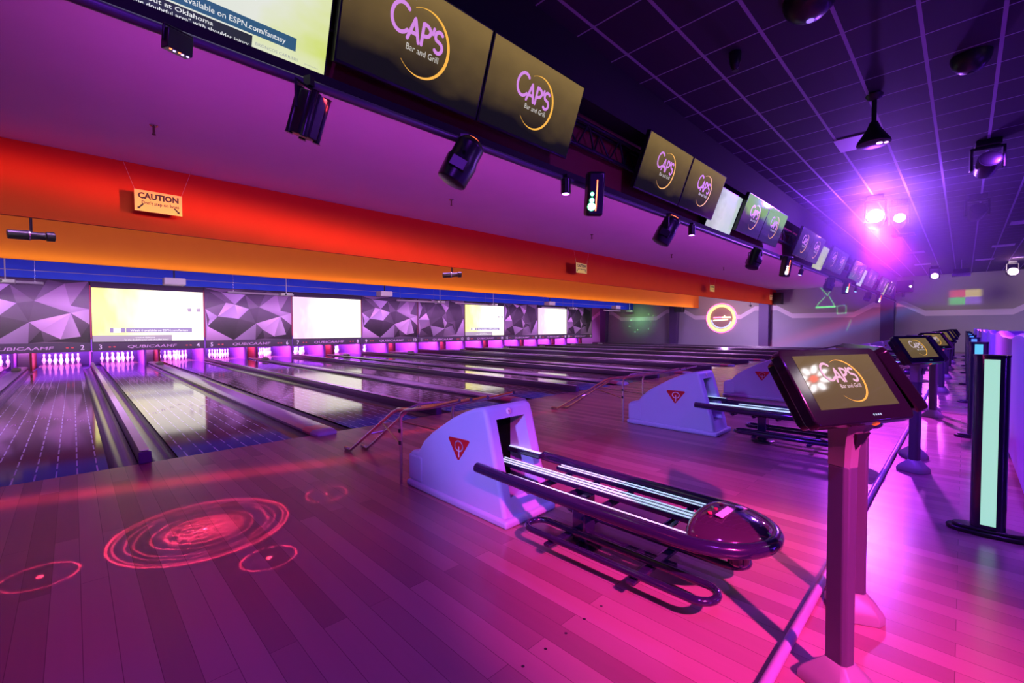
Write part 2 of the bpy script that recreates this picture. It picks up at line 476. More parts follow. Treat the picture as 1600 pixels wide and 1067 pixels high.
EDGE = [(0, 0), (1, 0), (1, 1), (0, 1)]
ART_A = EDGE + [(.02, .27), (.05, .93), (.17, .93), (.13, .46), (.22, .73), (.44, .9), (.32, .7), (.36, .42), (.48, .62), (.60, .66), (.56, .33), (.64, .2), (.78, .06), (.82, .95), (.86, .48), (.86, .6), (.45, 1), (.7, 1), (.3, 0), (.55, 0), (.66, .02), (0, .6), (.04, .4), (1, .55), (1, .3), (.93, .1)]
ART_B = EDGE + [(.12, .9), (.16, .63), (.08, .78), (.22, .45), (.18, .06), (.24, .3), (.36, .88), (.45, .95), (.50, .55), (.55, .22), (.58, .66), (.64, .8), (.60, .38), (.74, .34), (.78, .42), (.72, .3), (.80, .04), (.92, .88), (.98, .5), (.3, 0), (.52, 0), (.66, 1), (.25, 1), (0, .45), (.05, .2)]
def screen_mat(name, seed, tintl):
    """bright projected sports picture: white with a coloured wash at the left"""
    m, g, b = node_mat(name, col=(.1, .1, .1), rough=.6)
    x, y, z = g.sep(g.new('ShaderNodeTexCoord').outputs['Generated'])
    nz = g.noise(g.comb(g.math('MULTIPLY', x, 4.), z, seed), 1.6, 2.)
    f = g.math('MULTIPLY', g.math('SUBTRACT', .55, x), nz)
    c = g.mix(g.math('MINIMUM', g.math('MAXIMUM', g.math('MULTIPLY', f, 4.5), 0.), 1.), (1.25, 1.25, .98, 1), (*tintl, 1))
    g.put(b.inputs['Emission Color'], c); b.inputs['Emission Strength'].default_value = 1.
    return m
M_SCR1 = screen_mat('projected_picture_yellow', .0, (1.35, 1.3, .25))
M_SCR2 = screen_mat('projected_picture_pink', 5., (1.1, .70, 1.0))
M_SCRBAR = mat('picture_bar', (.1, .1, .1), .6, emit=(.30, .24, .48), es=1.)
M_SCRGREY = mat('picture_grey', (.1, .1, .1), .6, emit=(.42, .33, .44), es=1.)
M_SCRTXT = mat('picture_text', (.1, .1, .1), .6, emit=(1, 1, 1), es=1.1)
WH = {1: 1, 3: 2, 6: 1, 8: 2}    # index of pair -> projected picture
Z0, Z1 = .50, .815
AB = ['A', 0, 'A', 0, 'A', 'B', 0, 'B', 0, 'B']
protoA = {}
for i in range(10):
    xc = X0 + P*(i-1) + P/2
    a, bnum = 2*i+1, 2*i+2
    white = i in WH
    lab = ('masking unit with a bright projected picture above lanes %d and %d' if white else 'masking unit with a purple faceted print above lanes %d and %d') % (a, bnum)
    t = thing('masking_unit', lab, 'masking unit', (xc, YM, 0), group='masking units above the pins')
    w = P - .03
    MB().box(-w/2, w/2, 0, .06, Z0, Z1).build('number_strip', M_STRIP, t, bevel=.004)
    for q, cx in ((a, -w/2+.22), (bnum, w/2-.22)):
        tm = MB(); put_text(tm, str(q), cx, Z0+.075, .24, -.003, 0, .9, 0, .01)
        tm.build('lane_number', M_NUM, t, smooth=False)
    tm = MB(); put_text(tm, 'QUBICAAMF', 0, Z0+.10, .15, -.003, 0, 1.75, .25, .012)
    tm.build('strip_lettering', M_LOGO, t, smooth=False)
    for sx in (-1, 1):
        tm = MB()
        for q in (0, 1):
            cx = sx*(w/2-.47-q*.13)
            tm.add([(cx+.04*cos(k*pi/4), -.003, Z0+.15+.02*sin(k*pi/4)) for k in range(8)], [tuple(range(8))])
        tm.build('red_mark', M_REDDOT, t, smooth=False)
    if white:
        MB().box(-w/2, w/2, .03, .06, Z1, 3.0).box(-w/2, w/2, .0, .03, 2.80, 3.0).build('black_header', M_BLACK, t, smooth=False)
        sc_ = MB().quad((-w/2+.02, .02, .842), (w/2-.02, .02, .842), (w/2-.02, .02, 2.79), (-w/2+.02, .02, 2.79)).build('projected_picture', M_SCR1 if WH[i] == 1 else M_SCR2, t, smooth=False)
        if WH[i] == 1:
            pm = MB()
            pm.quad((-w/2+.02, .016, .842), (.62, .016, .842), (.62, .016, 1.07), (-w/2+.02, .016, 1.07), 1)
            pm.quad((-.75, .016, 1.17), (1.27, .016, 1.17), (1.27, .016, 1.34), (-.75, .016, 1.34), 0)
            pm.quad((-1.2, .016, 1.17), (-.77, .016, 1.17), (-.77, .016, 1.34), (-1.2, .016, 1.34), 0)
            pm.quad((-1.1, .012, 1.17), (-.9, .012, 1.17), (-.9, .012, 1.34), (-1.1, .012, 1.34), 2)
            put_text(pm, 'Week 6 available on ESPN.com/fantasy', .26, 1.215, .112, .012, 2, 1, 0, .01)
            put_text(pm, 'ay out at Oklahoma', -.2, .97, .06, .012, 2, 1.2, 0, .01)
            put_text(pm, '"in the doubtful area" with shoulder injury', -.15, .88, .07, .012, 2, 1.1, 0, .01)
            for cx in (1.15, 1.45):
                pm.quad((cx, .014, 2.0), (cx+.12, .014, 2.0), (cx+.11, .014, 2.14), (cx-.02, .014, 2.12), 1)
            pm.build('picture_captions', [M_SCRBAR, M_SCRGREY, M_SCRTXT], sc_, smooth=False)
    else:
        MB().box(-w/2, w/2, .03, .06, Z1, 3.0).build('backing_panel', M_BLACK, t, smooth=False)
        k = AB[i]
        if k not in protoA:
            o = facets(ART_A if k == 'A' else ART_B, w-.04, Z1+.01, 2.99, 11 if k == 'A' else 4).build('faceted_print', M_ART, t, smooth=False, loc=(0, .02, 0))
            protoA[k] = o
        else: dup(protoA[k], None, parent=t)
# projectors and screen cases hanging in front of the masks
pj = None; ps = None; pc = None
for i in range(10):
    xc = X0 + P*(i-1) + P/2
    pr_ = 'lanes %d and %d' % (2*i+1, 2*i+2)
    if i in WH:
        lab = 'white box projector on a dark pole before the bright picture of ' + pr_
        if pj is None:
            pj = thing('ceiling_projector', lab, 'projector', (xc, 16.4, 2.58), group='large ceiling projectors')
            MB().box(-.26, .26, -.2, .2, 0, .21).build('projector_body', M_WHITE, pj, bevel=.03)
            MB().tube([(.0, 0, .21), (.0, 0, ZL-2.58)], .022, 10).build('mount_pole', M_BLACK, pj)
            MB().tube([(.1, .2, .1), (.1, .225, .1)], .06, 14).build('lens', M_BLACK, pj)
        else: dup(pj, lab, (xc, 16.4, 2.58))
    else:
        lab = 'small pale projector on a thin pole before the faceted print of ' + pr_
        if ps is None:
            ps = thing('small_projector', lab, 'projector', (xc, 17.4, 2.49), group='small ceiling projectors')
            MB().box(-.2, .2, -.16, .16, 0, .1).build('projector_body', M_WHITE, ps, bevel=.02)
            MB().tube([(.02, 0, .1), (.02, 0, ZL-2.49)], .014, 10).build('mount_pole', M_WHITE, ps)
            MB().tube([(-.05, -.16, .05), (-.05, -.175, .05)], .035, 12).build('lens', M_BLACK, ps)
        else: dup(ps, lab, (xc, 17.4, 2.49))
        lab = 'white rolled screen case hung above the faceted print of ' + pr_
        if pc is None:
            pc = thing('screen_case', lab, 'projection screen case', (xc - .45, 18.6, 2.58), group='rolled screen cases')
            MB().box(-1.12, 1.12, -.04, .04, 0, .075).build('case_tube', M_WHITE, pc, bevel=.012)
            for sx in (-1, 1):
                MB().tube([(sx*.95, 0, .075), (sx*.95, 0, ZL-2.58)], .005, 6).build('hanger_wire', M_CHROME, pc)
        else: dup(pc, lab, (xc - .45, 18.6, 2.58))
o = tag(MB().tube([(-4.9, 19.186, 3.02), (31.5, 19.186, 3.02)], .012, 8).build('conduit_pipe', mat('conduit_pink', (.5, .3, .5), .4)), 'thin conduit pipe running along the blue valance', 'pipe')  # a thin conduit pipe lying against the valance

# caution signs
cs = None
SX = [(.94, 8.3), (11.2, 8.3), (21.35, 8.3), (30.4, 8.3)]
SLAB = ['yellow caution sign hung before the red valance, nearest and largest of four', 'yellow caution sign hung before the red valance, second from the near end', 'yellow caution sign hung before the red valance, third from the near end', 'yellow caution sign at the far end of the red valance by the speaker']
for (x, y), lab in zip(SX, SLAB):
    if cs is None:
        cs = thing('caution_sign', lab, 'sign', (x, y, 3.13), group='caution signs over the lanes')
        MB().box(-.275, .275, 0, .006, -.15, .15).build('sign_board', M_YELLOW, cs, smooth=False)
        tm = MB()
        put_text(tm, 'CAUTION', 0, .035, .112, -.002, 0, .93, 0, .05)
        put_text(tm, "Don't step on lanes", .02, -.045, .064, -.002, 0, .86, 0, .022)
        for sx in (-1, 1):
            a = Vector((sx*.185, -.055)); b = Vector((sx*.225, -.1)); d = (b-a).normalized(); nn = Vector((-d.y, d.x))
            tm.ribbon([(a.x, a.y), (b.x, b.y)], .02, -.002)
            tip = b + d*.03
            tm.add([(b.x+nn.x*.022, -.002, b.y+nn.y*.022), (b.x-nn.x*.022, -.002, b.y-nn.y*.022), (tip.x, -.002, tip.y)], [(0, 1, 2)])
        tm.build('sign_lettering', M_INK, cs, smooth=False)
        for sx in (-1, 1):
            MB().tube([(sx*.27, .003, .148), (sx*.42, .003, ZL-3.13)], .0022, 5).build('hanger_wire', mat('wire', (.5, .4, .35), .5), cs)
    else: dup(cs, lab, (x, y, 3.13))

# sprinklers under the lane ceiling
sp = None
for x, lab in ((.75, 'nearest of the sprinklers under the purple ceiling'), (5.19, 'second of the sprinklers from the near end of the purple ceiling'), (9.75, 'third of the sprinklers from the near end of the purple ceiling'), (14.3, 'fourth of the sprinklers from the near end of the purple ceiling'), (18.9, 'fifth of the sprinklers from the near end of the purple ceiling')):
    lab = 'small bronze sprinkler head, ' + lab
    if sp is None:
        sp = thing('sprinkler_head', lab, 'sprinkler', (x, 6.9, ZL), group='sprinklers over the lanes')
        MB().lathe([(.045, -.012), (.04, -.02), (.02, -.025), (.018, 0)][::-1], 12).build('ceiling_plate', M_CHROME, sp)
        MB().tube([(0, 0, -.02), (0, 0, -.1)], .012, 8).lathe([(.018, -.125), (.022, -.12), (.01, -.1)], 12).build('nozzle', mat('bronze', (.12, .07, .05), .4, .6), sp)
    else: dup(sp, lab, (x, 6.9, ZL))

# ------------------------------------------------------------------ televisions
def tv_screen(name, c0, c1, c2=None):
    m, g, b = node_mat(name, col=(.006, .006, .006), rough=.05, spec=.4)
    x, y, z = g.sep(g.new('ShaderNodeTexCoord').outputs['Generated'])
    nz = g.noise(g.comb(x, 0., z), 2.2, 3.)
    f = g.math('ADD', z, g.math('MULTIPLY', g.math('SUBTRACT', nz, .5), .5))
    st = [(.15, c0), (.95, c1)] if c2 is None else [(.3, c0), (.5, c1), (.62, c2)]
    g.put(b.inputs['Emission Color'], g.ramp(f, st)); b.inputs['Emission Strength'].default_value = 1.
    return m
M_TVA = tv_screen('tv_dark_gold', (.006, .005, .006), (.22, .14, .045))  # off-axis backlight glow painted into the emission as a dark-to-tan gradient
M_TVG = tv_screen('tv_dark_green', (.012, .012, .02), (.03, .04, .02), (.20, .42, .03))
M_TVP = tv_screen('tv_dark_violet', (.012, .008, .05), (.05, .02, .16))
M_TERMSCR = tv_screen('terminal_gold', (.13, .085, .035), (.17, .115, .045))
def bright_tv(name, stops, sc=2.5, seed=0.):
    m, g, b = node_mat(name, col=(.01, .01, .01), rough=.12)
    x, y, z = g.sep(g.new('ShaderNodeTexCoord').outputs['Generated'])
    f = g.math('ADD', g.math('MULTIPLY', x, .65), g.math('MULTIPLY', g.noise(g.comb(x, seed, z), sc, 3.), .5))
    g.put(b.inputs['Emission Color'], g.ramp(f, stops)); b.inputs['Emission Strength'].default_value = 1.
    return m
M_BTV = [bright_tv('tv_sports_picture', [(.3, (.74, .78, .70)), (.66, (.78, .80, .72)), (.84, (.72, .78, .40)), (.98, (.60, .72, .06))]),
         bright_tv('tv_news_picture', [(.15, (.16, .10, .07)), (.3, (.42, .46, .44)), (.55, (.62, .66, .66)), (.9, (.5, .6, .62))], 4., 3.),
         bright_tv('tv_green_picture', [(.2, (.42, .5, .12)), (.7, (.55, .62, .2)), (.9, (.45, .5, .15))], 3., 7.)]
M_RING = mat('logo_ring', (.1, .05, .01), .3, emit=(1, .50, .06), es=.95)
M_NAME = mat('logo_name', (.1, .05, .1), .3, emit=(.70, .27, .80), es=.9)
M_SUB = mat('logo_sub', (.1, .1, .1), .3, emit=(.75, .72, .62), es=.8)
TW, TH, TILT = 1.125, .635, .36
TC = (2.625, 3.215)
def make_tv(lab, x, ms, logo=True, w=TW, dy=0., dz=0., group='logo televisions in the overhead row'):
    t = thing('overhead_tv', lab, 'television', (x, TC[0]+dy, TC[1]+dz), group=group); t.rotation_euler = (TILT, 0, 0)
    MB().box(-w/2, w/2, -.012, .045, -TH/2, TH/2).build('tv_case', mat('tv_black', (.01, .01, .012), .25), t, bevel=.004)
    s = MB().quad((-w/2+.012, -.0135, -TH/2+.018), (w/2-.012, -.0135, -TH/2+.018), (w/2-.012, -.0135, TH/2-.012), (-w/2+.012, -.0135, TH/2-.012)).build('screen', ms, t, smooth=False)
    if logo:
        lm = MB(); bar_logo(lm, .44, -.0145, 0, 1, 2)
        lm.build('screen_logo', [M_RING, M_NAME, M_SUB], s, smooth=False)
    MB().box(-.12, .12, .045, .062, -.12, .12).build('wall_bracket', M_BLACK, t)
    return t, s
OFF = {'C3': 5.235, 'C4': 6.38, 'B': 7.435, 'C5': 8.53, 'C6': 9.665}
lg = {}
for k in range(-1, 4):
    for nm, off in OFF.items():
        x = off + 6.8*k
        if x < .3 or x > XR-1: continue
        ordn = ['first', 'second', 'third', 'fourth', 'fifth'][k+1]
        if nm == 'B':
            bi = {-1: 0, 0: 1, 1: 2, 2: 1, 3: 2}[k]
            lab = {-1: 'white and lime sports broadcast television at the near end of the overhead row', 0: 'television showing a blurred grey broadcast between logo televisions', 1: 'television with a lime green picture in the overhead row', 2: 'narrow grey television far along the overhead row', 3: 'last pale green television at the far end of the overhead row'}[k]
            t, s = make_tv(lab, x, M_BTV[bi], False, 1.04, .10, -.085, 'broadcast televisions in the overhead row')
            if k == -1:
                cm = MB(); w = 1.05
                for (x0, x1, z0, z1, mi) in ((-.52, .335, -.228, -.160, 0), (-.52, .11, -.300, -.236, 1)):
                    cm.quad((x0, -.0142, z0), (x1, -.0142, z0), (x1, -.0142, z1), (x0, -.0142, z1), mi)
                put_text(cm, 'Week 6 available on ESPN.com/fantasy', -.03, -.208, .039, -.0148, 2, 1.0, 0, .008)
                put_text(cm, 'ay out at Oklahoma', -.23, -.265, .030, -.0148, 2, 1.3, 0, .01)
                put_text(cm, 'vy "in the doubtful area" with shoulder injury', -.19, -.293, .026, -.0148, 2, 1.2, 0, .01)
                put_text(cm, 'BRONCOS CARRIERS', .24, -.275, .022, -.0148, 3, 1.1)
                put_text(cm, 'ADVERTISEMENT', .43, -.275, .009, -.0148, 3, 1.2)
                cm.build('screen_captions', [mat('caption_blue', (.02, .05, .08), .3, emit=(.03, .10, .16), es=1), mat('caption_black', (.02, .02, .02), .3, emit=(.02, .025, .02), es=1), mat('caption_white', (.1, .1, .1), .3, emit=(.8, .82, .78), es=1), mat('caption_grey', (.1, .1, .1), .3, emit=(.32, .35, .32), es=1)], s, smooth=False)
            continue
        kind = 'A' if x < 8 else ('G' if x < 10 else 'P')
        idx = len([1 for _ in lg]) 
        side = 'left' if nm in ('C3', 'C5') else 'right'
        which = {'C3': 'left of the pair before', 'C4': 'right of the pair before', 'C5': 'left of the pair after', 'C6': 'right of the pair after'}[nm]
        bname = {-1: 'the sports picture', 0: 'the blurred broadcast', 1: 'the lime television', 2: 'the far grey television', 3: 'the last green television'}[k]
        lab = 'dark logo television, %s %s' % (which, bname)
        if kind not in lg:
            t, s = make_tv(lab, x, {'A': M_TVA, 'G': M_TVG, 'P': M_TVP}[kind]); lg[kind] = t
        else: dup(lg[kind], lab, (x, TC[0], TC[1]))
# lighting truss behind the televisions
t = thing('lighting_truss', 'black lighting truss running behind the overhead televisions', 'truss', (0, 2.84, 3.2))
for yy, zz, nm in ((-.038, .22, 'top_chord'), (.038, .22, 'top_chord'), (0, -.02, 'bottom_chord')):
    MB().tube([(-4.9, yy, zz), (XR-.5, yy, zz)], .022, 8).build(nm, M_BLACK, t)
wb = MB()
for k in range(0, 124):
    x = -4.5 + k*.3
    s = 1 if k % 2 else -1
    wb.tube([(x, .038*s, .22), (x+.15, 0, -.02)], .011, 6).tube([(x+.15, 0, -.02), (x+.3, -.038*s, .22)], .011, 6)
wb.build('web_bars', M_BLACK, t)
hg = MB()
for k in range(12):
    hg.tube([(-4+k*3.2, 0, .22), (-4+k*3.2, 0, .358)], .012, 6)
hg.build('hanger_rods', M_BLACK, t)
# pipe below the televisions that carries the effect lights
o = tag(MB().tube([(-4.9, 2.62, 2.662), (XR-.5, 2.62, 2.662)], .025, 12).build('lighting_pipe', mat('pipe_steel', (.16, .15, .19), .35, .4)), 'dark steel pipe under the row of televisions, carrying effect lights', 'pipe')

# ------------------------------------------------------------------ effect lights under the pipe
def yoke_light(lab, x, drop, yaw, pitch, led, kind, group=None, y=2.548, zp=2.635, sc=1.):
    S = {'flat': .6, 'par': .88, 'scan': 1.2, 'bar': 1.25, 'mini': 1.}[kind]
    t = thing({'scan': 'hanging_spotlight', 'par': 'hanging_par_spotlight', 'mini': 'hanging_mini_spotlight', 'bar': 'hanging_bar_spotlight', 'flat': 'hanging_led_spotlight'}[kind], lab, 'stage light', (x, y, zp), yaw, group)
    t.scale = (S, S, S)
    if kind in ('scan', 'par', 'mini'):
        hw = {'scan': .115, 'par': .105, 'mini': .05}[kind]*sc
        MB().box(-.02, .02, -.03, .019, -.03, .03).build('clamp', M_BLACK, t)
        MB().tube([(-hw, 0, -drop), (-hw, 0, -.035), (hw, 0, -.035), (hw, 0, -drop)], .009, 6).build('yoke', M_BLACK, t)
        M = Matrix.Translation((0, 0, -drop)) @ Euler((pitch, 0, 0)).to_matrix().to_4x4()
        b = MB()
        if kind == 'scan':
            b.lathe([(.06, -.17), (.09, -.16), (.095, -.02), (.085, .0), (.085, .09), (.06, .12), (.03, .125)], 14, M=M)
            b.box(-.1, .1, -.05, .05, -.10, -.03, M=M)
            ld = MB().lathe([(.045, .1255), (.04, .128)], 12, M=M)
        elif kind == 'par':
            hx = [(.085*cos(k*pi/4+pi/8), .085*sin(k*pi/4+pi/8)) for k in range(8)]
            b.prism(hx, -.14, .12, 'Z', M=M)
            for k in range(4): b.tube([M @ Vector((.08*cos(k*pi/2+.8), .08*sin(k*pi/2+.8), -.15)), M @ Vector((.08*cos(k*pi/2+.8), .08*sin(k*pi/2+.8), .13))], .022, 8)
            ld = MB().prism([(q[0]*.7, q[1]*.7) for q in hx], -.1415, -.1405, 'Z', M=M)
        else:
            b.lathe([(.04, -.08), (.045, -.075), (.045, .05), (.02, .06)], 12, M=M)
            ld = MB().lathe([(.034, -.083), (.034, -.0805)], 10, M=M)
        b.build('lamp_body', M_BLACK, t, bevel=.006)
        ld.build('lamp_lens', led, t)
    elif kind == 'flat':
        MB().box(-.02, .02, -.02, .019, -.04, .03).build('clamp', M_BLACK, t)
        M = Matrix.Translation((0, 0, -drop)) @ Euler((pitch, 0, 0)).to_matrix().to_4x4()
        MB().box(-.085, .085, -.05, .05, -.07, .07, M=M).box(-.1, -.085, -.012, .012, -.02, .09, M=M).box(.085, .1, -.012, .012, -.02, .09, M=M).box(-.1, .1, -.012, .012, .085, .1, M=M).build('lamp_body', M_BLACK, t, bevel=.006)
        ld = MB()
        for k, q in enumerate((-.055, -.025, .005, .03, .06)):
            ld.lathe([(.009, 0), (.009, .004)], 8, (0, 1, 0, 2, 1)[k], M=M @ Matrix.Translation((q, -.03+.012*(k % 2), -.0745)))
        ld.build('led_cluster', [M_LED_R, M_LED_B, M_LED_V], t)
    else:
        MB().box(-.02, .02, -.02, .019, -.04, .03).build('clamp', M_BLACK, t)
        MB().tube([(0, 0, 0), (.05, -.03, -drop)], .013, 8).build('arm', mat('arm_steel', (.3, .28, .26), .4, .6), t)
        M = Matrix.Translation((.03, -.05, -drop)) @ Euler((pitch, .0, 0)).to_matrix().to_4x4()
        MB().box(-.065, .065, -.055, .055, -.16, .16, M=M).build('lamp_body', M_BLACK, t, bevel=.02)
        l2 = MB()
        l2.box(.0, .008, -.0575, -.0555, -.12, .1, 1, M=M)
        for k, q in enumerate((-.09, -.045, 0.)):
            l2.lathe([((.03, .018, .014)[k], 0), ((.03, .018, .014)[k], .004)], 12, 0, M=M @ Matrix.Translation((-.03, -.0555, q)) @ Matrix.Rotation(pi/2, 4, 'X'))
        l2.build('led_cluster', [led, M_LED_R], t)
    return t
yoke_light('flat black LED light with red and blue dots under the near end of the pipe', .37, .08, .3, .15, M_LED_B, 'flat')
yoke_light('black octagonal par light hung left of the first logo television', .95, .20, .5, .35, M_BLACK, 'par', sc=1.)
yoke_light('round black scanner light hung between the two nearest logo televisions', 2.03, .11, .9, .5, M_LED_R, 'scan')
yoke_light('tiny black can light with violet LED beside the green bar light', 3.2, .06, 0, 0, M_LED_V, 'mini')
yoke_light('black bar light with green LEDs on an angled arm by the truss gap', 3.55, .10, -.7, .25, M_LED_G, 'bar', zp=2.67)
yoke_light('black scanner light hung under the second pair of logo televisions', 5.18, .12, .5, .5, M_LED_R, 'scan', sc=.95)
yoke_light('tiny black can light with pink LED under the second pair of logo televisions', 5.85, .05, 0, 0, M_LED_V, 'mini')
yoke_light('dark scanner light hung under the blurred grey broadcast television', 8.4, .12, 1.1, .4, M_BLACK, 'scan')
yoke_light('bar light with white LEDs on an arm after the green-topped televisions', 10.0, .15, -.5, .2, M_LED_W, 'bar', zp=2.67)
yoke_light('small blue glowing can light after the white bar light', 11.5, .11, .2, .3, M_LED_B, 'mini', sc=1.)
yoke_light('dark scanner light hung under the lime green television', 14.5, .13, 1.0, .4, M_BLACK, 'scan')
yoke_light('bar light with green LEDs far along the pipe after the lime television', 16.4, .15, -.5, .2, M_LED_G, 'bar', zp=2.67)
yoke_light('small can light with a cyan LED far along the pipe', 18.6, .08, 0, .2, mat('led_cyan', (.3, .9, 1), .3, emit=(.2, .8, 1), es=8), 'mini')
yoke_light('dark scanner light hung under the far grey television', 21.3, .13, .8, .4, M_BLACK, 'scan')
yoke_light('bar light with white LEDs at the far end of the pipe', 23.6, .15, -.5, .2, M_LED_W, 'bar', zp=2.67)
# ellipsoidal spotlight hung in front of the orange valance
def ellipsoid(lab, x, y, z, yaw, pitch, top):
    t = thing('hanging_theatre_spotlight', lab, 'stage light', (x, y, z), yaw)
    M = Euler((pitch, -.07, 0)).to_matrix().to_4x4()
    MB().tube([(0, 0, .03), (0, 0, top - z)], .016, 8).build('drop_pole', M_BLACK, t)
    MB().lathe([(.05, -.24), (.065, -.235), (.07, -.03), (.06, 0), (.052, .08), (.058, .14), (.035, .15), (.07, .155), (.07, .24), (.06, .245)], 14, M=M @ Matrix.Rotation(pi/2, 4, 'Y')).build('lamp_body', M_BLACK, t)
    MB().lathe([(.072, -.03), (.072, -.015)], 14, M=M @ Matrix.Rotation(pi/2, 4, 'Y')).lathe([(.06, .246), (.05, .252)], 14, M=M @ Matrix.Rotation(pi/2, 4, 'Y')).build('lamp_collar', M_CHROME, t)
ellipsoid('black theatre spotlight hung before the orange valance at far left', -.40, 9.6, 2.66, .2, 0, ZL)
ellipsoid('black theatre spotlight tucked under the red valance by the second caution sign', 7.0, 9.3, 2.67, -.5, .5, ZL)
ellipsoid('black theatre spotlight beside the round neon sign', 31.8, 9.9, 2.75, .4, .6, ZL)

# ------------------------------------------------------------------ ball returns
def stadium(cx, hw, y0, y1, z, n=10):
    pts = [(cx+hw*cos(a), y0+hw+hw*sin(a), z) for a in [pi + pi*k/n for k in range(n+1)]]
    pts += [(cx+hw*cos(a), y1-hw+hw*sin(a), z) for a in [pi*k/n for k in range(n+1)]]
    return pts
def make_ball_return(lab, x):
    t = thing('ball_return', lab, 'ball return', (x, 0, 0), group='ball returns on the approach')
    # hood: profile in Y,z
    prof = [(3.16, .012), (3.16, .29), (3.05, .30), (3.03, .325), (2.97, .40), (2.86, .485), (2.73, .56), (2.60, .632), (2.47, .69), (2.36, .73), (2.27, .75), (2.235, .745), (2.205, .665), (2.068, .17), (2.035, .012)]
    xs = [-.205, -.125, .15, .245]
    n = len(prof); vs = [(xx, p[0], p[1]) for xx in xs for p in prof]
    fs = [tuple(range(n)), tuple(range(3*n, 4*n))[::-1]]; mi = [0, 0]
    for s in range(3):
        for j in range(n):
            q = (j+1) % n
            if s == 1 and j == 12: continue        # the opening
            fs.append((s*n+j, (s+1)*n+j, (s+1)*n+q, s*n+q)); mi.append(0)
    hb = MB().add(vs, fs); hb.m = mi
    h = hb.build('hood', M_HOOD_UV, t, bevel=.026, seg=4)
    # inner throat
    ib = MB(); a = [(xs[1], 2.205, .665), (xs[2], 2.205, .665), (xs[2], 2.068, .17), (xs[1], 2.068, .17)]
    e = [(xs[1]+.02, 2.33, .63), (xs[2]-.02, 2.33, .63), (xs[2]-.02, 2.33, .17), (xs[1]+.02, 2.33, .17)]
    ib.add(a+e, [(0, 1, 5, 4), (1, 2, 6, 5), (2, 3, 7, 6), (3, 0, 4, 7)]); ib.m = [1, 0, 0, 1]
    ib.add(e, [(0, 1, 2, 3)], 2)
    ib.build('ball_opening', [M_HOOD_UV, M_BLACK, mat('throat_black', (.004, .004, .005), .9, spec=.05)], h, smooth=False)
    MB().prism([(2.40, .015), (2.40, .20), (2.10, .135), (2.082, .015)], xs[1]+.004, xs[2]-.004, 'X').build('step_plate', M_HOOD_UV, t, bevel=.006)
    gm = MB()
    for k in range(7):
        yy = 2.13 + k*.036; zz = .143 + (yy-2.10)*.2167
        gm.box(xs[1]+.02, xs[2]-.02, yy, yy+.012, zz-.02, zz+.004)
    gm.build('step_ridges', mat('step_ridge_dark', (.05, .05, .08), .5), t)
    MB().box(-.225, .265, 2.005, 3.19, .0, .055).build('plinth', M_HOOD_UV, t, bevel=.02, seg=3)
    MB().box(-.212, .252, 2.98, 3.175, .056, .27).build('rear_skirt', M_HOOD_UV, t, bevel=.02, seg=3)
    # lock badge on the front
    MB().lathe([(.022, 0), (.022, .004), (.019, .006)], 18, M=Matrix.Translation((.0, 2.216, .707)) @ Matrix.Rotation(R(90)-.27, 4, 'X')).build('lock_plate', mat('lock_white', (.85, .85, .8), .4), h)
    MB().box(-.004, .004, -.004, 0, -.012, .008, M=Matrix.Translation((.0, 2.212, .706))).build('lock_key_slot', M_INK, h)
    for sx in (-1, 1):
        xx = -.2056 if sx < 0 else .2456
        b = MB(); d = .0035*sx
        tri = [(2.385, .497), (2.63, .489), (2.515, .335)]
        tri = [(2.39, .492), (2.40, .502), (2.62, .496), (2.63, .484), (2.525, .345), (2.508, .345)]
        b.prism(tri, xx, xx+d, 'X', 0)
        M = Matrix(((0, 1, 0, xx+d), (-1, 0, 0, 2.508), (0, 0, 1, .445), (0, 0, 0, 1))) if sx < 0 else Matrix(((0, -1, 0, xx+d), (1, 0, 0, 2.508), (0, 0, 1, .445), (0, 0, 0, 1)))
        b.ribbon([(.045*cos(a), .036*sin(a)) for a in [2*pi*k/18 for k in range(18)]], .011, -.0006, 1, M, True)
        b.ribbon([(0, -.005), (0, -.075)], .011, -.0007, 1, M)
        b.build('badge', [mat('badge_red', (.55, .015, .02), .35), mat('badge_white', (.8, .78, .85), .35)], h, smooth=False)
    # rack
    zr = .345
    U = [(-.265, 2.24, zr+.02), (-.265, 2.0, zr+.012), (-.265, 1.4, zr), (-.265, .86, zr)]
    for k in range(1, 12):
        a = pi + pi*k/12; U.append((.265*cos(a), .86+.30*sin(a), zr))
    U += [(.265, .86, zr), (.265, 1.4, zr), (.265, 2.0, zr+.012), (.265, 2.12, zr+.014)]
    MB().tube(U, .033, 14).build('outer_rail', M_TUBE, t)
    for (cx, k, w) in ((-.205, 1, .022), (.0, 3, .105), (.165, 2, .055)):
        y1 = 2.30 if cx == 0 else (2.02 if cx < 0 else 1.9)
        bar = MB().prism([(cx-w/2, zr-.012), (cx+w/2, zr-.012), (cx+w/2, zr+.014), (cx-w/2, zr+.014)], .80, y1, 'Y').build('inner_rail', M_TUBE, t, bevel=.005)
        st = MB()
        for q in range(k):
            xx = cx + (q-(k-1)/2)*.036
            hw = .0065 if (k == 3 and q == 1) else .0035
            st.box(xx-hw, xx+hw, .81, y1-.01, zr+.0142, zr+.018)
        st.build('glow_strip', M_GLOWSTRIP, bar, smooth=False)
    MB().prism([(.10, zr+.04), (.16, zr+.04), (.16, zr+.075), (.10, zr+.075)], 2.02, 2.35, 'Y').build('guide_bar', M_TUBE, t, bevel=.006)
    MB().box(.118, .142, 2.03, 2.34, zr+.0755, zr+.079).build('guide_glow_strip', M_GLOWSTRIP, t, smooth=False)
    for yy in (1.02, 1.38, 1.62, 1.84):
        MB().tube([(-.25, yy, zr-.01), (-.2, yy, zr-.05), (.2, yy, zr-.05), (.25, yy, zr-.01)], .02, 8).build('cross_bar', M_TUBE, t)
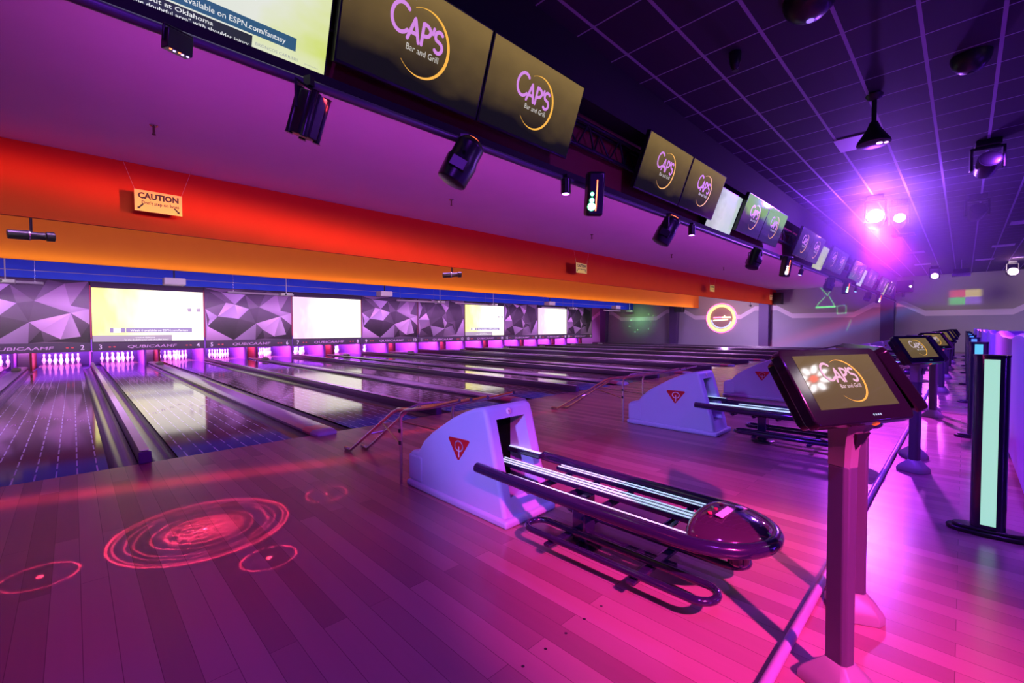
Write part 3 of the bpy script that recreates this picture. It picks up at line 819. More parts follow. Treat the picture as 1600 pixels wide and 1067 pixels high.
    # end dome with its label plates
    dm = MB(); N = 14; K = 6; vs = []; fs = []
    for j in range(K+1):
        f = j/K
        for i in range(N+1):
            a = pi + pi*i/N
            rr = .235
            y = .80 + .20*sin(a)*f*1.15; xx = rr*cos(a)*(1 - .0*f)
            vs.append((xx, .82 + .255*sin(a)*f, zr + .02 + .075*(1-f**2)*(abs(sin(a))**.5) + .0))
    for j in range(K):
        for i in range(N):
            fs.append((j*(N+1)+i, j*(N+1)+i+1, (j+1)*(N+1)+i+1, (j+1)*(N+1)+i))
    dm = MB()
    # half-ellipsoid dome
    vs = []; fs = []
    for j in range(K+1):
        ph = (pi/2)*j/K
        for i in range(2*N):
            a = 2*pi*i/(2*N)
            sy = .27 if sin(a) < 0 else .07
            vs.append((.232*cos(a)*cos(ph), .83 + sy*sin(a)*cos(ph), zr+.005+.085*sin(ph)))
    for j in range(K):
        for i in range(2*N):
            q = (i+1) % (2*N)
            fs.append((j*2*N+i, j*2*N+q, (j+1)*2*N+q, (j+1)*2*N+i))
    fs.append(tuple(range(2*N))[::-1])
    dm.add(vs, fs)
    d = dm.build('end_dome', mat('dome_gloss', (.10, .05, .10), .10, .55, coat=.6), t)
    pl = MB(); nrm = Matrix.Translation((-.03, .755, zr+.088)) @ Euler((.17, .04, .0)).to_matrix().to_4x4()
    pl.box(-.075, .075, -.016, .016, 0, .003, M=nrm)
    pl.box(-.05, .05, -.013, .013, 0, .003, M=Matrix.Translation((.12, .735, zr+.072)) @ Euler((.2, .3, .0)).to_matrix().to_4x4())
    pl.build('label_plate', mat('plate_white', (.85, .85, .75), .4), d)
    bt = MB()
    for q in (-.09, -.02, .05): bt.lathe([(.010, 0), (.010, .006), (.006, .008)], 10, M=Matrix.Translation((q, .80, zr+.0875)))
    bt.build('push_button', mat('button_red', (.7, .05, .1), .4), d)
    # pedestal and base
    MB().box(-.045, .065, 1.535, 1.625, .02, zr-.055).build('pedestal', M_TUBE, t, bevel=.008)
    MB().lathe([(.12, .0), (.12, .012), (.10, .02)], 28, M=Matrix.Translation((.01, 1.58, 0))).box(-.09, .11, 1.56, 1.60, .0205, .032).build('base_disc', mat('base_black', (.02, .018, .03), .3), t)
    for cx in (-.215, .175):
        MB().tube(stadium(cx, .078, .72, 1.80, .125), .0185, 10, True).build('storage_loop', M_TUBE, t)
    for yy in (1.07, 1.58):
        MB().box(-.33, .29, yy-.022, yy+.022, .085, .104).build('loop_arm', M_TUBE, t, bevel=.004)
    MB().box(-.02, .02, 1.0, 1.62, .06, .085).build('loop_spine', M_TUBE, t, bevel=.004)
    for q in (-.08, .05):
        MB().lathe([(.035, zr-.105), (.045, zr-.095), (.045, zr-.03)], 14, M=Matrix.Translation((q, .68, 0))).build('under_cup', M_TUBE, t)
    return t
BRL = ['large pale ball return hood with glowing rack, nearest to the camera', 'second ball return hood from the camera, with a chrome ramp at its back', 'third ball return hood, dark against the first touchscreen']
br0 = None
for i in range(9):
    x = X0 + P*i + P/2 - .02
    lab = BRL[i] if i < 3 else 'pale ball return between lanes %d and %d, %s from the camera' % (2*i+3, 2*i+4, ORD[i])
    if br0 is None: br0 = make_ball_return(lab, x)
    else: dup(br0, lab, (x, 0, 0))

# bowling ramps leaning at hoods
def make_ramp(lab, x, m):
    t = thing('bowling_ramp', lab, 'bowling ramp', (x, 0, 0), group='tubular bowling ramps')
    for xx, y0 in ((-.10, 4.46), (.06, 4.40)):
        MB().tube([(xx, y0+.16, .016), (xx, y0+.03, .018), (xx, y0-.03, .05), (xx, 3.62, .525), (xx, 3.52, .565), (xx, 3.40, .58), (xx, 2.75, .70), (xx, 2.50, .765)], .0155, 8).build('ball_rail', m, t)
    for xx in (-.245, .285):
        MB().tube([(xx, 3.235, .0), (xx, 3.235, .54), (xx, 3.22, .59), (xx, 3.17, .618), (xx, 2.80, .69), (xx, 2.45, .782)], .0125, 8).build('leg', m, t)
    MB().tube([(-.245, 3.17, .618), (-.1, 3.2, .645), (.06, 3.2, .645), (.285, 3.17, .618)], .011, 8).build('cross_tube', m, t)
    MB().tube([(-.245, 3.235, .33), (-.10, 3.80, .40)], .008, 6).tube([(.285, 3.235, .33), (.06, 3.80, .40)], .008, 6).build('brace', mat('brace_brass', (.5, .38, .2), .35, .7), t)
    MB().tube([(-.105, 4.05, .26), (.065, 4.05, .26)], .010, 6).build('spacer', m, t)
    MB().box(-.262, -.246, 3.225, 3.245, .43, .46).box(-.262, -.246, 3.225, 3.245, .33, .36).build('clamp_knob', M_BLACK, t)
    return t
rp = make_ramp('chrome tube bowling ramp leaning at the back of the nearest ball return', X0+P/2-.02, M_CHROME)
dup(rp, 'chrome tube bowling ramp leaning at the back of the second ball return', (X0+P+P/2-.02, 0, 0))
rb = make_ramp('dark bowling ramp standing far off behind the first touchscreen, near the wall column', X0+4*P+P/2-.02, M_BLACK)

# ------------------------------------------------------------------ scoring terminals
def make_terminal(lab, loc, rz, screen_m, group='touchscreen terminals along the approach'):
    t = thing('score_terminal', lab, 'touchscreen terminal', loc, rz, group)
    # post with chamfered edges
    pw, pd, c = .031, .034, .012
    oct_ = [(-pw+c, -pd), (pw-c, -pd), (pw, -pd+c), (pw, pd), (-pw, pd), (-pw, -pd+c)]
    MB().prism(oct_, .075, .80, 'Z').build('post', M_TERM, t, bevel=.004)
    nk = MB(); rings = []
    for z, k, dy in ((.80, 1, 0), (.86, 1.05, -.002), (.90, 1.28, -.008), (.935, 1.68, -.018), (.965, 2.1, -.03), (.985, 2.4, -.042)):
        rings.append([(p[0]*k, p[1]*(1+(k-1)*.35)+dy, z + (p[1] < 0)*-.0 + p[1]*(k-1)*.25) for p in oct_])
    vs = [p for r_ in rings for p in r_]; n = 6; fs = []
    for a in range(len(rings)-1):
        for j in range(n): fs.append((a*n+j, a*n+(j+1) % n, (a+1)*n+(j+1) % n, (a+1)*n+j))
    fs += [tuple(range(n))[::-1], tuple(range((len(rings)-1)*n, len(rings)*n))]
    nk.add(vs, fs)
    k_ = nk.build('neck', mottled('neck_grey', (.20, .19, .19), (.24, .23, .22), 6., .35), t)
    MB().add([(-.034, -.064, .925), (.034, -.064, .925), (0, -.0385, .862), (-.034, -.050, .925), (.034, -.050, .925), (0, -.030, .862)], [(0, 2, 1), (3, 4, 5), (0, 1, 4, 3), (1, 2, 5, 4), (2, 0, 3, 5)]).build('neck_badge', M_BLACK, k_, smooth=False)
    # base: skirted collar and four feet plate
    bs = MB(); rg = []
    for z, k in ((.0, 2.9), (.03, 2.9), (.05, 2.6), (.105, 1.12)):
        rg.append([(p[0]*k, p[1]*k*.95, z) for p in oct_])
    vs = [p for r_ in rg for p in r_]; fs = []
    for a in range(3):
        for j in range(n): fs.append((a*n+j, a*n+(j+1) % n, (a+1)*n+(j+1) % n, (a+1)*n+j))
    fs += [tuple(range(n))[::-1], tuple(range(18, 24))]
    bs.add(vs, fs).build('base', M_BASE, t, bevel=.004)
    # monitor, tilted back
    Mt = Matrix.Translation((-.068, -.03, 1.08)) @ Euler((-.56, 0, 0)).to_matrix().to_4x4()
    w, h = .465, .268
    mo = MB()
    fr = [(-w/2, -h/2+.02), (-w/2+.015, -h/2), (w/2-.015, -h/2), (w/2, -h/2+.02), (w/2, h/2-.015), (w/2-.015, h/2), (-w/2+.015, h/2), (-w/2, h/2-.015)]
    mo.prism(fr, -.028, .012, 'Y', M=Mt)
    mo.prism([(p[0]*.93, p[1]*.9) for p in fr], .012, .05, 'Y', M=Mt)
    m_ = mo.build('monitor_case', mat('terminal_black_gloss', (.008, .008, .012), .12), t, bevel=.005)
    sw, sh = .368, .190
    s = MB().quad((-sw/2, -.0288, -sh/2+.012), (sw/2, -.0288, -sh/2+.012), (sw/2, -.0288, sh/2+.012), (-sw/2, -.0288, sh/2+.012), M=Mt).build('screen', screen_m, m_, smooth=False)
    lm = MB(); bar_logo(lm, .165, -.0294, 0, 1, 2)
    lm.v = [tuple(Mt @ Vector((v[0], v[1], v[2]+.012))) for v in lm.v]
    lm.build('screen_logo', [M_RING, mat('logo_name_pale', (.1, .1, .1), .3, emit=(.62, .50, .52), es=.9), M_SUB], m_, smooth=False)
    lt = MB(); put_text(lt, '\u2022\u2022\u2022\u2022', .05, -h/2+.012, .03, -.0286, 0, M=Mt)
    lt.build('status_lights', mat('status_green', (.1, .3, .2), .3, emit=(.1, .5, .35), es=1), m_, smooth=False)
    MB().lathe([(.016, 0), (.018, .01), (.012, .018)], 12, M=Matrix.Translation((0, -.088, .975)) @ Matrix.Rotation(pi/2, 4, 'X')).build('red_sensor', mat('sensor_red', (.5, .05, .02), .2, emit=(1, .12, .02), es=.6), t)
    MB().box(-.03, .03, -.02, .02, .975, 1.05).build('tilt_joint', M_BLACK, t)
    return t
TLAB = ['nearest grey touchscreen terminal with bar logo, in the right foreground', 'second touchscreen terminal facing the camera along the approach edge', 'third touchscreen terminal facing the camera along the approach edge', 'fourth touchscreen terminal facing the camera along the approach edge', 'fifth touchscreen terminal facing the camera along the approach edge', 'sixth touchscreen terminal facing the camera along the approach edge', 'seventh touchscreen terminal facing the camera along the approach edge', 'eighth touchscreen terminal facing the camera, last in the row']
tp = None
for i, lab in enumerate(TLAB):
    loc = (1.91 + P*i, .286, 0)
    if tp is None: tp = make_terminal(lab, loc, -.44, M_TERMSCR)
    else: dup(tp, lab, loc)
    back = 'terminal turned away, back to back with the %s touchscreen terminal' % (['nearest', 'second', 'third', 'fourth', 'fifth', 'sixth', 'seventh', 'eighth'][i])
    dup(tp, back, (2.47 + P*i, .32, 0), .44)

# ------------------------------------------------------------------ lit pylons
def make_pylon(lab, x, ecol, es):
    t = thing('light_pylon', lab, 'light pylon', (x, -.125, 0), group='lit pylons behind the approach')
    a, b = .055, .078   # half depth X, half width Y
    pr = []
    for k in range(24):
        q = 2*pi*k/24; c, s = cos(q), sin(q)
        pr.append((a*math.copysign(abs(c)**.7, c), b*math.copysign(abs(s)**.55, s)))
    MB().prism(pr, .045, 1.10, 'Z').build('pylon_body', M_PYL, t, bevel=.003)
    MB().prism([(p[0]*1.04, p[1]*1.04) for p in pr], 1.10, 1.112, 'Z').build('top_cap', M_PYL, t)
    MB().box(-.0572, -.054, -.033, .033, .07, 1.085).build('light_panel', mat('pylon_light_%s' % ('mint' if x < 5 else 'teal' if x < 9 else 'blue'), (.3, .5, .5), .4, emit=ecol, es=es), t, smooth=False)
    MB().box(.054, .0572, -.033, .033, .07, 1.085).build('light_panel', MATS['pylon_light_%s' % ('mint' if x < 5 else 'teal' if x < 9 else 'blue')], t, smooth=False)
    ft = []
    for k in range(28):
        q = 2*pi*k/28; c, s = cos(q), sin(q)
        ft.append((.075*math.copysign(abs(c)**.8, c), .185*math.copysign(abs(s)**.8, s)))
    MB().prism(ft, 0, .026, 'Z').prism([(p[0]*.85, p[1]*.85) for p in ft], .0262, .045, 'Z').build('foot', mat('foot_black', (.02, .02, .025), .3), t, bevel=.006)
    return t
PLAB = ['mint green lit pylon, largest and nearest at the right edge', 'teal lit pylon just behind the mint green one', 'blue lit pylon behind the teal one', 'fourth lit pylon from the camera, mostly hidden behind the blue one', 'fifth lit pylon from the camera along the concourse', 'sixth lit pylon from the camera along the concourse', 'seventh lit pylon from the camera along the concourse', 'last lit pylon at the far end of the concourse']
pb = None
for i, lab in enumerate(PLAB):
    x = 4.0 + P*i
    if i == 0: make_pylon(lab, x, (.36, .74, .56), .98)
    elif i == 1: make_pylon(lab, x, (.05, .60, .62), .95)
    elif i == 2: pb = make_pylon(lab, x, (.03, .30, .80), 1.)
    else: dup(pb, lab, (x, -.125, 0))

# ------------------------------------------------------------------ curved lounge seats
def make_lounge(lab, x):
    t = thing('lounge_booth', lab, 'curved booth seat', (x, 0, 0), group='curved booth seats behind the pylons')
    # plan: U opening to -Y, rounded corners; x from 0 to 2.75
    L, yt, ye, rc = 2.75, -.33, -1.9, .55
    def plan(off):
        r = rc - off; pts = [(off, ye)]
        for k in range(9):
            a = pi - (pi/2)*k/8; pts.append((rc + r*cos(a), yt - rc + r*sin(a)))
        for k in range(9): pass
        m = 10
        for k in range(1, m): pts.append((rc + (L-2*rc)*k/m, yt - off))
        for k in range(9):
            a = pi/2 - (pi/2)*k/8; pts.append((L - rc + r*cos(a), yt - rc + r*sin(a)))
        pts.append((L-off, ye)); return pts
    def hgt(p): return 1.10 + .11*max(0, sin(pi*min(max(p[0]/L, 0), 1)))**.8
    rings = []
    prof = [(0, .03), (0, .5), (0, 1.), (.03, 1.035), (.08, 1.035), (.11, 1.), (.16, .5)]
    for off, f in prof:
        pl = plan(off); pl0 = plan(0)
        rings.append([(p[0], p[1], .03 + (hgt(q)-.03-.035*0)*(f if f <= 1 else 1) + (.02 if f > 1 else 0)) for p, q in zip(pl, pl0)])
    n = len(rings[0]); vs = [p for r_ in rings for p in r_]; fs = []
    for a in range(len(rings)-1):
        for j in range(n-1): fs.append((a*n+j, a*n+j+1, (a+1)*n+j+1, (a+1)*n+j))
    fs.append(tuple(a*n for a in range(len(rings)))); fs.append(tuple(a*n+n-1 for a in range(len(rings)))[::-1])
    MB().add(vs, fs).build('backrest', M_SOFA, t)
    seat = []
    po, pi_ = plan(.17), plan(.54)
    n = len(po)
    vs = [(p[0], p[1], .05) for p in po] + [(p[0], p[1], .46) for p in po] + [(p[0], p[1], .46) for p in pi_] + [(p[0], p[1], .05) for p in pi_]
    fs = []
    for a in range(3):
        for j in range(n-1): fs.append((a*n+j, a*n+j+1, (a+1)*n+j+1, (a+1)*n+j))
    fs += [(0, n, 2*n, 3*n), (n-1, 4*n-1, 3*n-1, 2*n-1)]
    MB().add(vs, fs).build('seat', M_SOFA, t)
    kb = plan(.03)
    vs = [(p[0], p[1], 0) for p in kb] + [(p[0], p[1], .03) for p in kb]
    MB().add(vs, [(j, j+1, n+j+1, n+j) for j in range(n-1)]).build('kick_base', M_BLACK, t)
    return t
lo = None
for i in range(8):
    lab = ['nearest high curved booth seat at the right edge behind the mint pylon', 'second high curved booth seat, behind the teal pylon', 'third high curved booth seat, behind the blue pylon', 'fourth high curved booth seat along the concourse', 'fifth high curved booth seat along the concourse', 'sixth high curved booth seat along the concourse', 'seventh high curved booth seat along the concourse', 'last high curved booth seat at the far end of the concourse'][i]
    if lo is None: lo = make_lounge(lab, 4.28)
    else: dup(lo, lab, (4.28 + P*i, 0, 0))

# ------------------------------------------------------------------ lounge ceiling fittings
def ceiling_dome(lab, x, y, r, led):
    t = thing('ceiling_spot_dome', lab, 'ceiling light', (x, y, ZG))
    MB().lathe([(r, 0), (r, -.03), (r*.9, -.09), (r*.6, -.15), (r*.25, -.17)], 20).build('dome_housing', M_BLACK, t)
    MB().lathe([(.03, -.176), (.03, -.1705)], 10, M=Matrix.Translation((r*.2, 0, 0))).build('dome_lens', led, t)
ceiling_dome('large black dome light on the dark ceiling near the top edge', 4.55, .98, .2, mat('lens_dim', (.3, .2, .6), .2, emit=(.35, .2, 1), es=1.2))
ceiling_dome('small smoky dome on the dark ceiling left of the pendant', 4.9, 1.7, .06, M_BLACK)
ceiling_dome('round black dome light on the dark ceiling at upper right', 6.7, 0., .16, M_BLACK)
t = thing('pendant_spot', 'black bell-shaped pendant spotlight on a pole before the pale ceiling panel', 'ceiling light', (6.95, .81, ZG))
MB().lathe([(.05, 0), (.09, -.02), (.07, -.06), (.03, -.08)][::1], 14).build('ceiling_plate', M_BLACK, t)
MB().tube([(0, 0, -.08), (0, 0, -.36)], .025, 10).build('drop_pole', M_BLACK, t)
MB().lathe([(.04, -.34), (.07, -.42), (.12, -.50), (.16, -.56), (.17, -.60), (.15, -.61)], 20).build('bell_shade', M_BLACK, t)
MB().lathe([(.03, -.617), (.03, -.611)], 10, M=Matrix.Translation((-.03, -.06, 0))).lathe([(.02, -.617), (.02, -.611)], 10, M=Matrix.Translation((.0, -.12, 0))).build('bulb', M_LED_V, t)
for (x0, x1, y0, y1, lab) in ((8.25, 8.86, .96, 1.44, 'pale square ceiling panel beside the bell pendant'),):
    tag(MB().box(x0, x1, y0, y1, ZG-.012, ZG-.001).build('ceiling_panel', mat('panel_pale', (.72, .66, .78), .6)), lab, 'ceiling panel', 'pale panels in the dark ceiling')
TR = [(18.2, -1.1, 'pale light panel in the dark ceiling at the right edge, upper one'), (22.9, -.9, 'pale light panel in the dark ceiling left of the right edge, second row'), (23.1, -1.9, 'pale light panel in the dark ceiling at the right edge, second row'), (27, -.55, 'pale light panel in the dark ceiling before the far wall, left one'), (27.1, -1.6, 'pale light panel in the dark ceiling before the far wall, right one'), (18.1, 1.35, 'pale light panel in the dark ceiling below the bright magenta lamp'), (22.6, 1.35, 'pale light panel in the dark ceiling farther below the magenta lamp'), (27, 1.35, 'pale light panel in the dark ceiling nearest the wall column')]
for x, y, lab in TR:
    tag(MB().box(x-.3, x+.3, y-.27, y+.27, ZG-.012, ZG-.001).build('ceiling_panel', MATS['panel_pale']), lab, 'ceiling panel', 'pale panels in the dark ceiling')
def moving_head(lab, x, y, z, yaw, pitch, lens, r=.12, two=False):
    t = thing('moving_head_spot', lab, 'stage light', (x, y, z), yaw)
    MB().box(-.14, .14, -.1, .1, ZG-z-.1, ZG-z).build('mount_base', M_BLACK, t, bevel=.015)
    MB().box(-.19, -.155, -.05, .05, -.06, ZG-z-.1).box(.155, .19, -.05, .05, -.06, ZG-z-.1).box(-.19, .19, -.05, .05, ZG-z-.14, ZG-z-.1).build('yoke', M_BLACK, t, bevel=.01)
    M = Euler((pitch, 0, 0)).to_matrix().to_4x4() @ Matrix.Rotation(pi/2, 4, 'X')
    MB().lathe([(r*.7, -.22), (r, -.15), (r*1.1, 0), (r*1.15, .17), (r*1.05, .19)], 20, M=M).build('lamp_head', M_BLACK, t)
    MB().lathe([(r*.95, .192), (r*.8, .2)], 20, M=M).build('lamp_lens', lens, t)
    return t
KEY = Vector((12.3, 1.38, 3.58))
moving_head('blazing magenta moving-head lamp under the dark ceiling', KEY.x, KEY.y, KEY.z, -1.46, -.28, M_KEY, .15)
moving_head('second magenta lamp just behind the blazing one', 13.1, 1.05, 3.62, -1.46, -.28, M_KEY, .10)
moving_head('bright violet lamp on the far ceiling beside the hanging projector', 28.2, 1.0, 3.60, -1.46, -.1, mat('lens_violet', (1, .7, 1), .3, emit=(.95, .45, 1), es=20), .13)
moving_head('pink lamp near the far wall at the right edge', 28.6, -1.4, 3.62, -1.46, -.1, mat('lens_pink', (1, .7, 1), .3, emit=(1, .35, .9), es=20), .16)
moving_head('dark unlit moving-head lamp on the ceiling at right, upper one', 9.9, -.2, 3.72, -1.4, -.3, M_BLACK, .12)
moving_head('dark unlit moving-head lamp on the ceiling at right, lower one', 13.8, -.15, 3.72, -1.4, -.3, M_BLACK, .12)
# petal-shaped effect light that shows as a reflection in the nearest touchscreen
ax = Vector((-.578, .652, -.491)).normalized()
t = thing('petal_spotlight', 'petal-shaped white LED light with red centre, reflected in the nearest touchscreen', 'stage light', (4.985, -3.36, 3.9))
Q = ax.to_track_quat('Z', 'Y').to_matrix().to_4x4()
MB().lathe([(.22, -.10), (.28, -.08), (.30, 0), (.27, .01)], 24, M=Q).tube([(0, 0, .03), (0, 0, ZG-3.9)], .03, 8).build('lamp_body', M_BLACK, t)
for k in range(9):
    if k == 8: continue
    a = 2*pi*k/8 + .2
    pm = MB().lathe([(.05, 0), (.04, .012)], 12, M=Q @ Matrix.Rotation(a, 4, 'Z') @ Matrix.Translation((.132, 0, .012)) @ Matrix.Diagonal((1.2, .62, 1, 1)))
    pm.build('petal_lens', mat('petal_white', (1, 1, 1), .3, emit=(1, .95, 1), es=26), t)
MB().lathe([(.05, 0), (.042, .012)], 16, M=Q @ Matrix.Translation((0, 0, .012))).build('centre_lens', mat('petal_red', (1, .2, .1), .3, emit=(1, .06, .03), es=16), t)
# hanging white projector over the concourse
t = thing('hanging_projector', 'white projector on a long pole over the far concourse', 'projector', (26.5, 0.12, 3.42))
MB().box(-.2, .2, -.28, .28, 0, .12).build('projector_body', M_WHITE, t, bevel=.02)
MB().tube([(0, 0, .12), (0, 0, ZG-3.42)], .02, 8).build('mount_pole', M_WHITE, t)
MB().box(-.16, .16, -.24, .24, .125, .30).build('mount_box', M_BLACK, t, bevel=.01)
# speaker on the column
t = thing('mounted_loudspeaker', 'black loudspeaker on the wall column under the dark ceiling', 'loudspeaker', (32.3, 2.35, 3.2))
MB().box(-.25, .25, -.40, .30, 0, .62).build('speaker_box', M_BLACK, t, bevel=.02)
MB().box(-.06, .06, -.06, .06, -.25, 0).build('bracket', M_BLACK, t)
MB().lathe([(.05, 0), (.05, .01)], 10, M=Matrix.Translation((-.251, -.3, .28)) @ Matrix.Rotation(-pi/2, 4, 'Y')).build('indicator_light', M_LED_W, t)
t = thing('mounted_loudspeaker', 'black loudspeaker at the far end of the red valance', 'loudspeaker', (32.3, 8.42, 2.78))
MB().box(-.25, .25, -.25, .2, 0, .75).build('speaker_box', M_BLACK, t, bevel=.02)
MB().box(.25, .695, -.05, .05, .3, .4).build('bracket', M_BLACK, t)
t = thing('mounted_loudspeaker', 'black loudspeaker on the tapered column under the orange valance', 'loudspeaker', (32.2, 14.9, 2.45))
MB().box(-.2, .2, -.3, .3, 0, .4).build('speaker_box', M_BLACK, t, bevel=.02)
MB().box(.2, .795, -.05, .05, .15, .25).build('bracket', M_BLACK, t)
# neon ring sign on the far wall
t = thing('neon_wall_sign', 'round neon wall sign with yellow ring and pink outer glow', 'neon sign', (XR-.002, 12.15, 1.98))
def ring_yz(r, n=48, a0=0, a1=360): return [(0, r*cos(R(a0+(a1-a0)*k/n)), r*sin(R(a0+(a1-a0)*k/n))) for k in range(n+1)]
MB().lathe([(.98, 0), (.98, .05)], 48, M=Matrix.Rotation(-pi/2, 4, 'Y')).build('backing_disc', mat('neon_back', (.45, .26, .22), .6), t)
MB().tube([(-.09, p[1], p[2]) for p in ring_yz(1.03)[:-1]], .035, 8, True).build('pink_tube', mat('neon_pink', (1, .3, .7), .3, emit=(1, .16, .48), es=1.5), t)
MB().tube([(-.10, p[1], p[2]) for p in ring_yz(.88)[:-1]], .085, 10, True).build('yellow_tube', mat('neon_yellow', (1, .9, .3), .3, emit=(1, .82, .16), es=1.9), t)
MB().tube([(-.09, p[1], p[2]) for p in ring_yz(.70, 30, 200, 350)], .045, 8).build('blue_tube', mat('neon_blue', (.5, .6, 1), .3, emit=(.42, .5, 1), es=.9), t)
lt = MB()
for k in range(10):
    y = .52 - k*.12; hgt_ = .10 if k != 6 else .2
    lt.tube([(-.09, y, .0), (-.09, y-.02, hgt_)], .03, 6, mi=0 if k < 5 else 1).tube([(-.09, y-.02, hgt_), (-.09, y-.09, .02)], .024, 6, mi=0 if k < 5 else 1)
lt.tube([(-.09, .55, -.16), (-.09, -.45, -.10)], .04, 8, mi=1)
lt.build('glowing_script', [mat('script_pink', (1, .4, .7), .3, emit=(1, .35, .6), es=1.2), mat('script_cream', (1, .9, .6), .3, emit=(1, .9, .55), es=1.6)], t)

# ------------------------------------------------------------------ lights
def lamp(name, typ, loc, col, e, target=None, **kw):
    d = bpy.data.lights.new(name, typ); d.color = col; d.energy = e
    for k, v in kw.items(): setattr(d, k, v)
    o = bpy.data.objects.new(name, d); COL.objects.link(o); o.location = loc
    if target is not None:
        o.rotation_euler = (Vector(target) - Vector(loc)).to_track_quat('-Z', 'Y').to_euler()
    return o
def gobo(o, fn):
    d = o.data; d.use_nodes = True; g = NT(d.node_tree)
    em = [n for n in g.n if n.type == 'EMISSION'][0]
    v = g.new('ShaderNodeTexCoord').outputs['Normal']
    x, y, z = g.sep(v)
    u = g.math('DIVIDE', x, g.math('ABSOLUTE', z)); w = g.math('DIVIDE', y, g.math('ABSOLUTE', z))
    fn(g, em, u, w)
PURPLE = (.55, .07, 1.)
MAG = (1., .05, .62)
# magenta key from the moving head
lamp('key_beam', 'SPOT', KEY + Vector((-.32, 0, -.1)), (.75, .05, 1.), 4500, (7.5, .1, 0), spot_size=R(38), spot_blend=1., shadow_soft_size=.1)
lamp('pink_dome_beam', 'SPOT', (-.3, -2.9, 3.95), (1., .05, .47), 4400, (2.45, .95, 0), spot_size=R(29), spot_blend=1., shadow_soft_size=.07)
lamp('orange_dome_beam', 'SPOT', (3.9, -1.0, 3.95), (1., .15, .02), 700, (3.1, .75, 0), spot_size=R(18), spot_blend=1., shadow_soft_size=.05)
lamp('key_halo', 'POINT', KEY + Vector((-.34, 0, -.05)), (.22, .03, 1.), 560, shadow_soft_size=.1)
lamp('violet_head_beam', 'SPOT', (27.9, 1.0, 3.45), (.8, .10, 1), 500, (18, 0, 0), spot_size=R(50), spot_blend=.9, shadow_soft_size=.12)
# violet and blue washes over the approach and concourse
for i, (x, e) in enumerate(((-.6, 300), (4.2, 300), (9.5, 340), (15, 340), (21, 340), (27, 340))):
    lamp('violet_wash', 'SPOT', (x, -.6, 3.9), (.28, .04, 1.), e, (x + .5, 2.2, 0), spot_size=R(125), spot_blend=.9, shadow_soft_size=.05)
    lamp('violet_fill', 'POINT', (x + 1.5, -4.6, .7), (.16, .02, 1.), 120, shadow_soft_size=.15)  # added fill with no fixture, tints the dark ceiling violet
    if i: lamp('couch_fill', 'SPOT', (x, 1.9, 3.7), (.16, .015, 1.), 700, (x + 1.2, -.5, .7), spot_size=R(70), spot_blend=.8, shadow_soft_size=.12)  # added spots that turn the booth backs violet
lamp('blue_front_beam', 'SPOT', (-3.2, .6, 2.6), (.30, .24, 1.), 1500, (3.6, 2.65, .45), spot_size=R(24), spot_blend=.8, shadow_soft_size=.08)
lamp('red_floor_wash', 'SPOT', (-1.5, 2.4, 3.4), (1., .04, .12), 40, (-.3, 3.4, 0), spot_size=R(110), spot_blend=1., shadow_soft_size=.1)
# ceiling washes over the lanes (uplights on the bulkhead shelf)
lamp('ceiling_wash', 'AREA', (14, 3.1, 2.86), (.80, .10, .92), 135, (14, 4.1, 3.75), shape='RECTANGLE', size=36, size_y=.1, spread=R(120))
lamp('ceiling_graze', 'AREA', (16, 3.1, 2.82), (.80, .08, .98), 70, (16, 7.0, 4.0), shape='RECTANGLE', size=32, size_y=.1, spread=R(44))
# warm light on the red valance, added fills without fixtures for the orange and blue ones
lamp('valance_wash', 'AREA', (14, 3.1, 2.9), (.85, .95, .45), 60, (14, 8.7, 2.75), shape='RECTANGLE', size=36, size_y=.08, spread=R(18))
lamp('orange_under_fill', 'AREA', (14, 13.70, 2.66), (.9, 1., .35), 46, (14, 13.8, 3.1), shape='RECTANGLE', size=36, size_y=.04, spread=R(90))
lamp('orange_front_fill', 'AREA', (14, 9.2, 3.3), (1., .6, .5), 74, (14, 13.8, 3.2), shape='RECTANGLE', size=36, size_y=.08, spread=R(60))
lamp('blue_under_fill', 'AREA', (14, 18.7, 2.72), (.3, .45, 1.), 30, (14, 19.25, 3.05), shape='RECTANGLE', size=36, size_y=.04, spread=R(120))
lamp('lane_fill', 'AREA', (14, 9.3, 3.3), (.70, .30, 1.), 500, (14, 9.3, 0), shape='RECTANGLE', size=36, size_y=.1, spread=R(110))  # added strip without a fixture, brightens lanes and divider caps
lamp('lane_fill', 'AREA', (14, 14.4, 3.3), (.70, .30, 1.), 420, (14, 15, 0), shape='RECTANGLE', size=36, size_y=.1, spread=R(100))  # second added strip, same use farther down the lanes
lamp('projector_fill', 'AREA', (14, 14.2, 2.85), (.8, .55, 1.), 70, (14, 18, 2.7), shape='RECTANGLE', size=36, size_y=.08, spread=R(60))  # added strip that lifts the dark projectors and the blue valance
# black light over the pins
lamp('pin_light', 'AREA', (13.4, 22.25, .78), (.9, .20, 1.), 4200, (13.4, 23.6, .1), shape='RECTANGLE', size=33, size_y=.1)
# mask wash
lamp('mask_wash', 'AREA', (13, 19.5, 2.35), (.72, .24, 1.), 420, (13, 21.9, 1.7), shape='RECTANGLE', size=33, size_y=.1, spread=R(100))
# far wall
lamp('wall_wash', 'AREA', (29.5, 10, 3.6), (.72, .48, .9), 1300, (33, 10, 1.6), shape='RECTANGLE', size=.2, size_y=24)
lamp('lounge_wall_fill', 'SPOT', (27, -1.5, 3.9), (.85, .62, .75), 700, (33, -1.2, 1.9), spot_size=R(85), spot_blend=1., shadow_soft_size=.3)  # added spot, brightens the lounge end of the wall

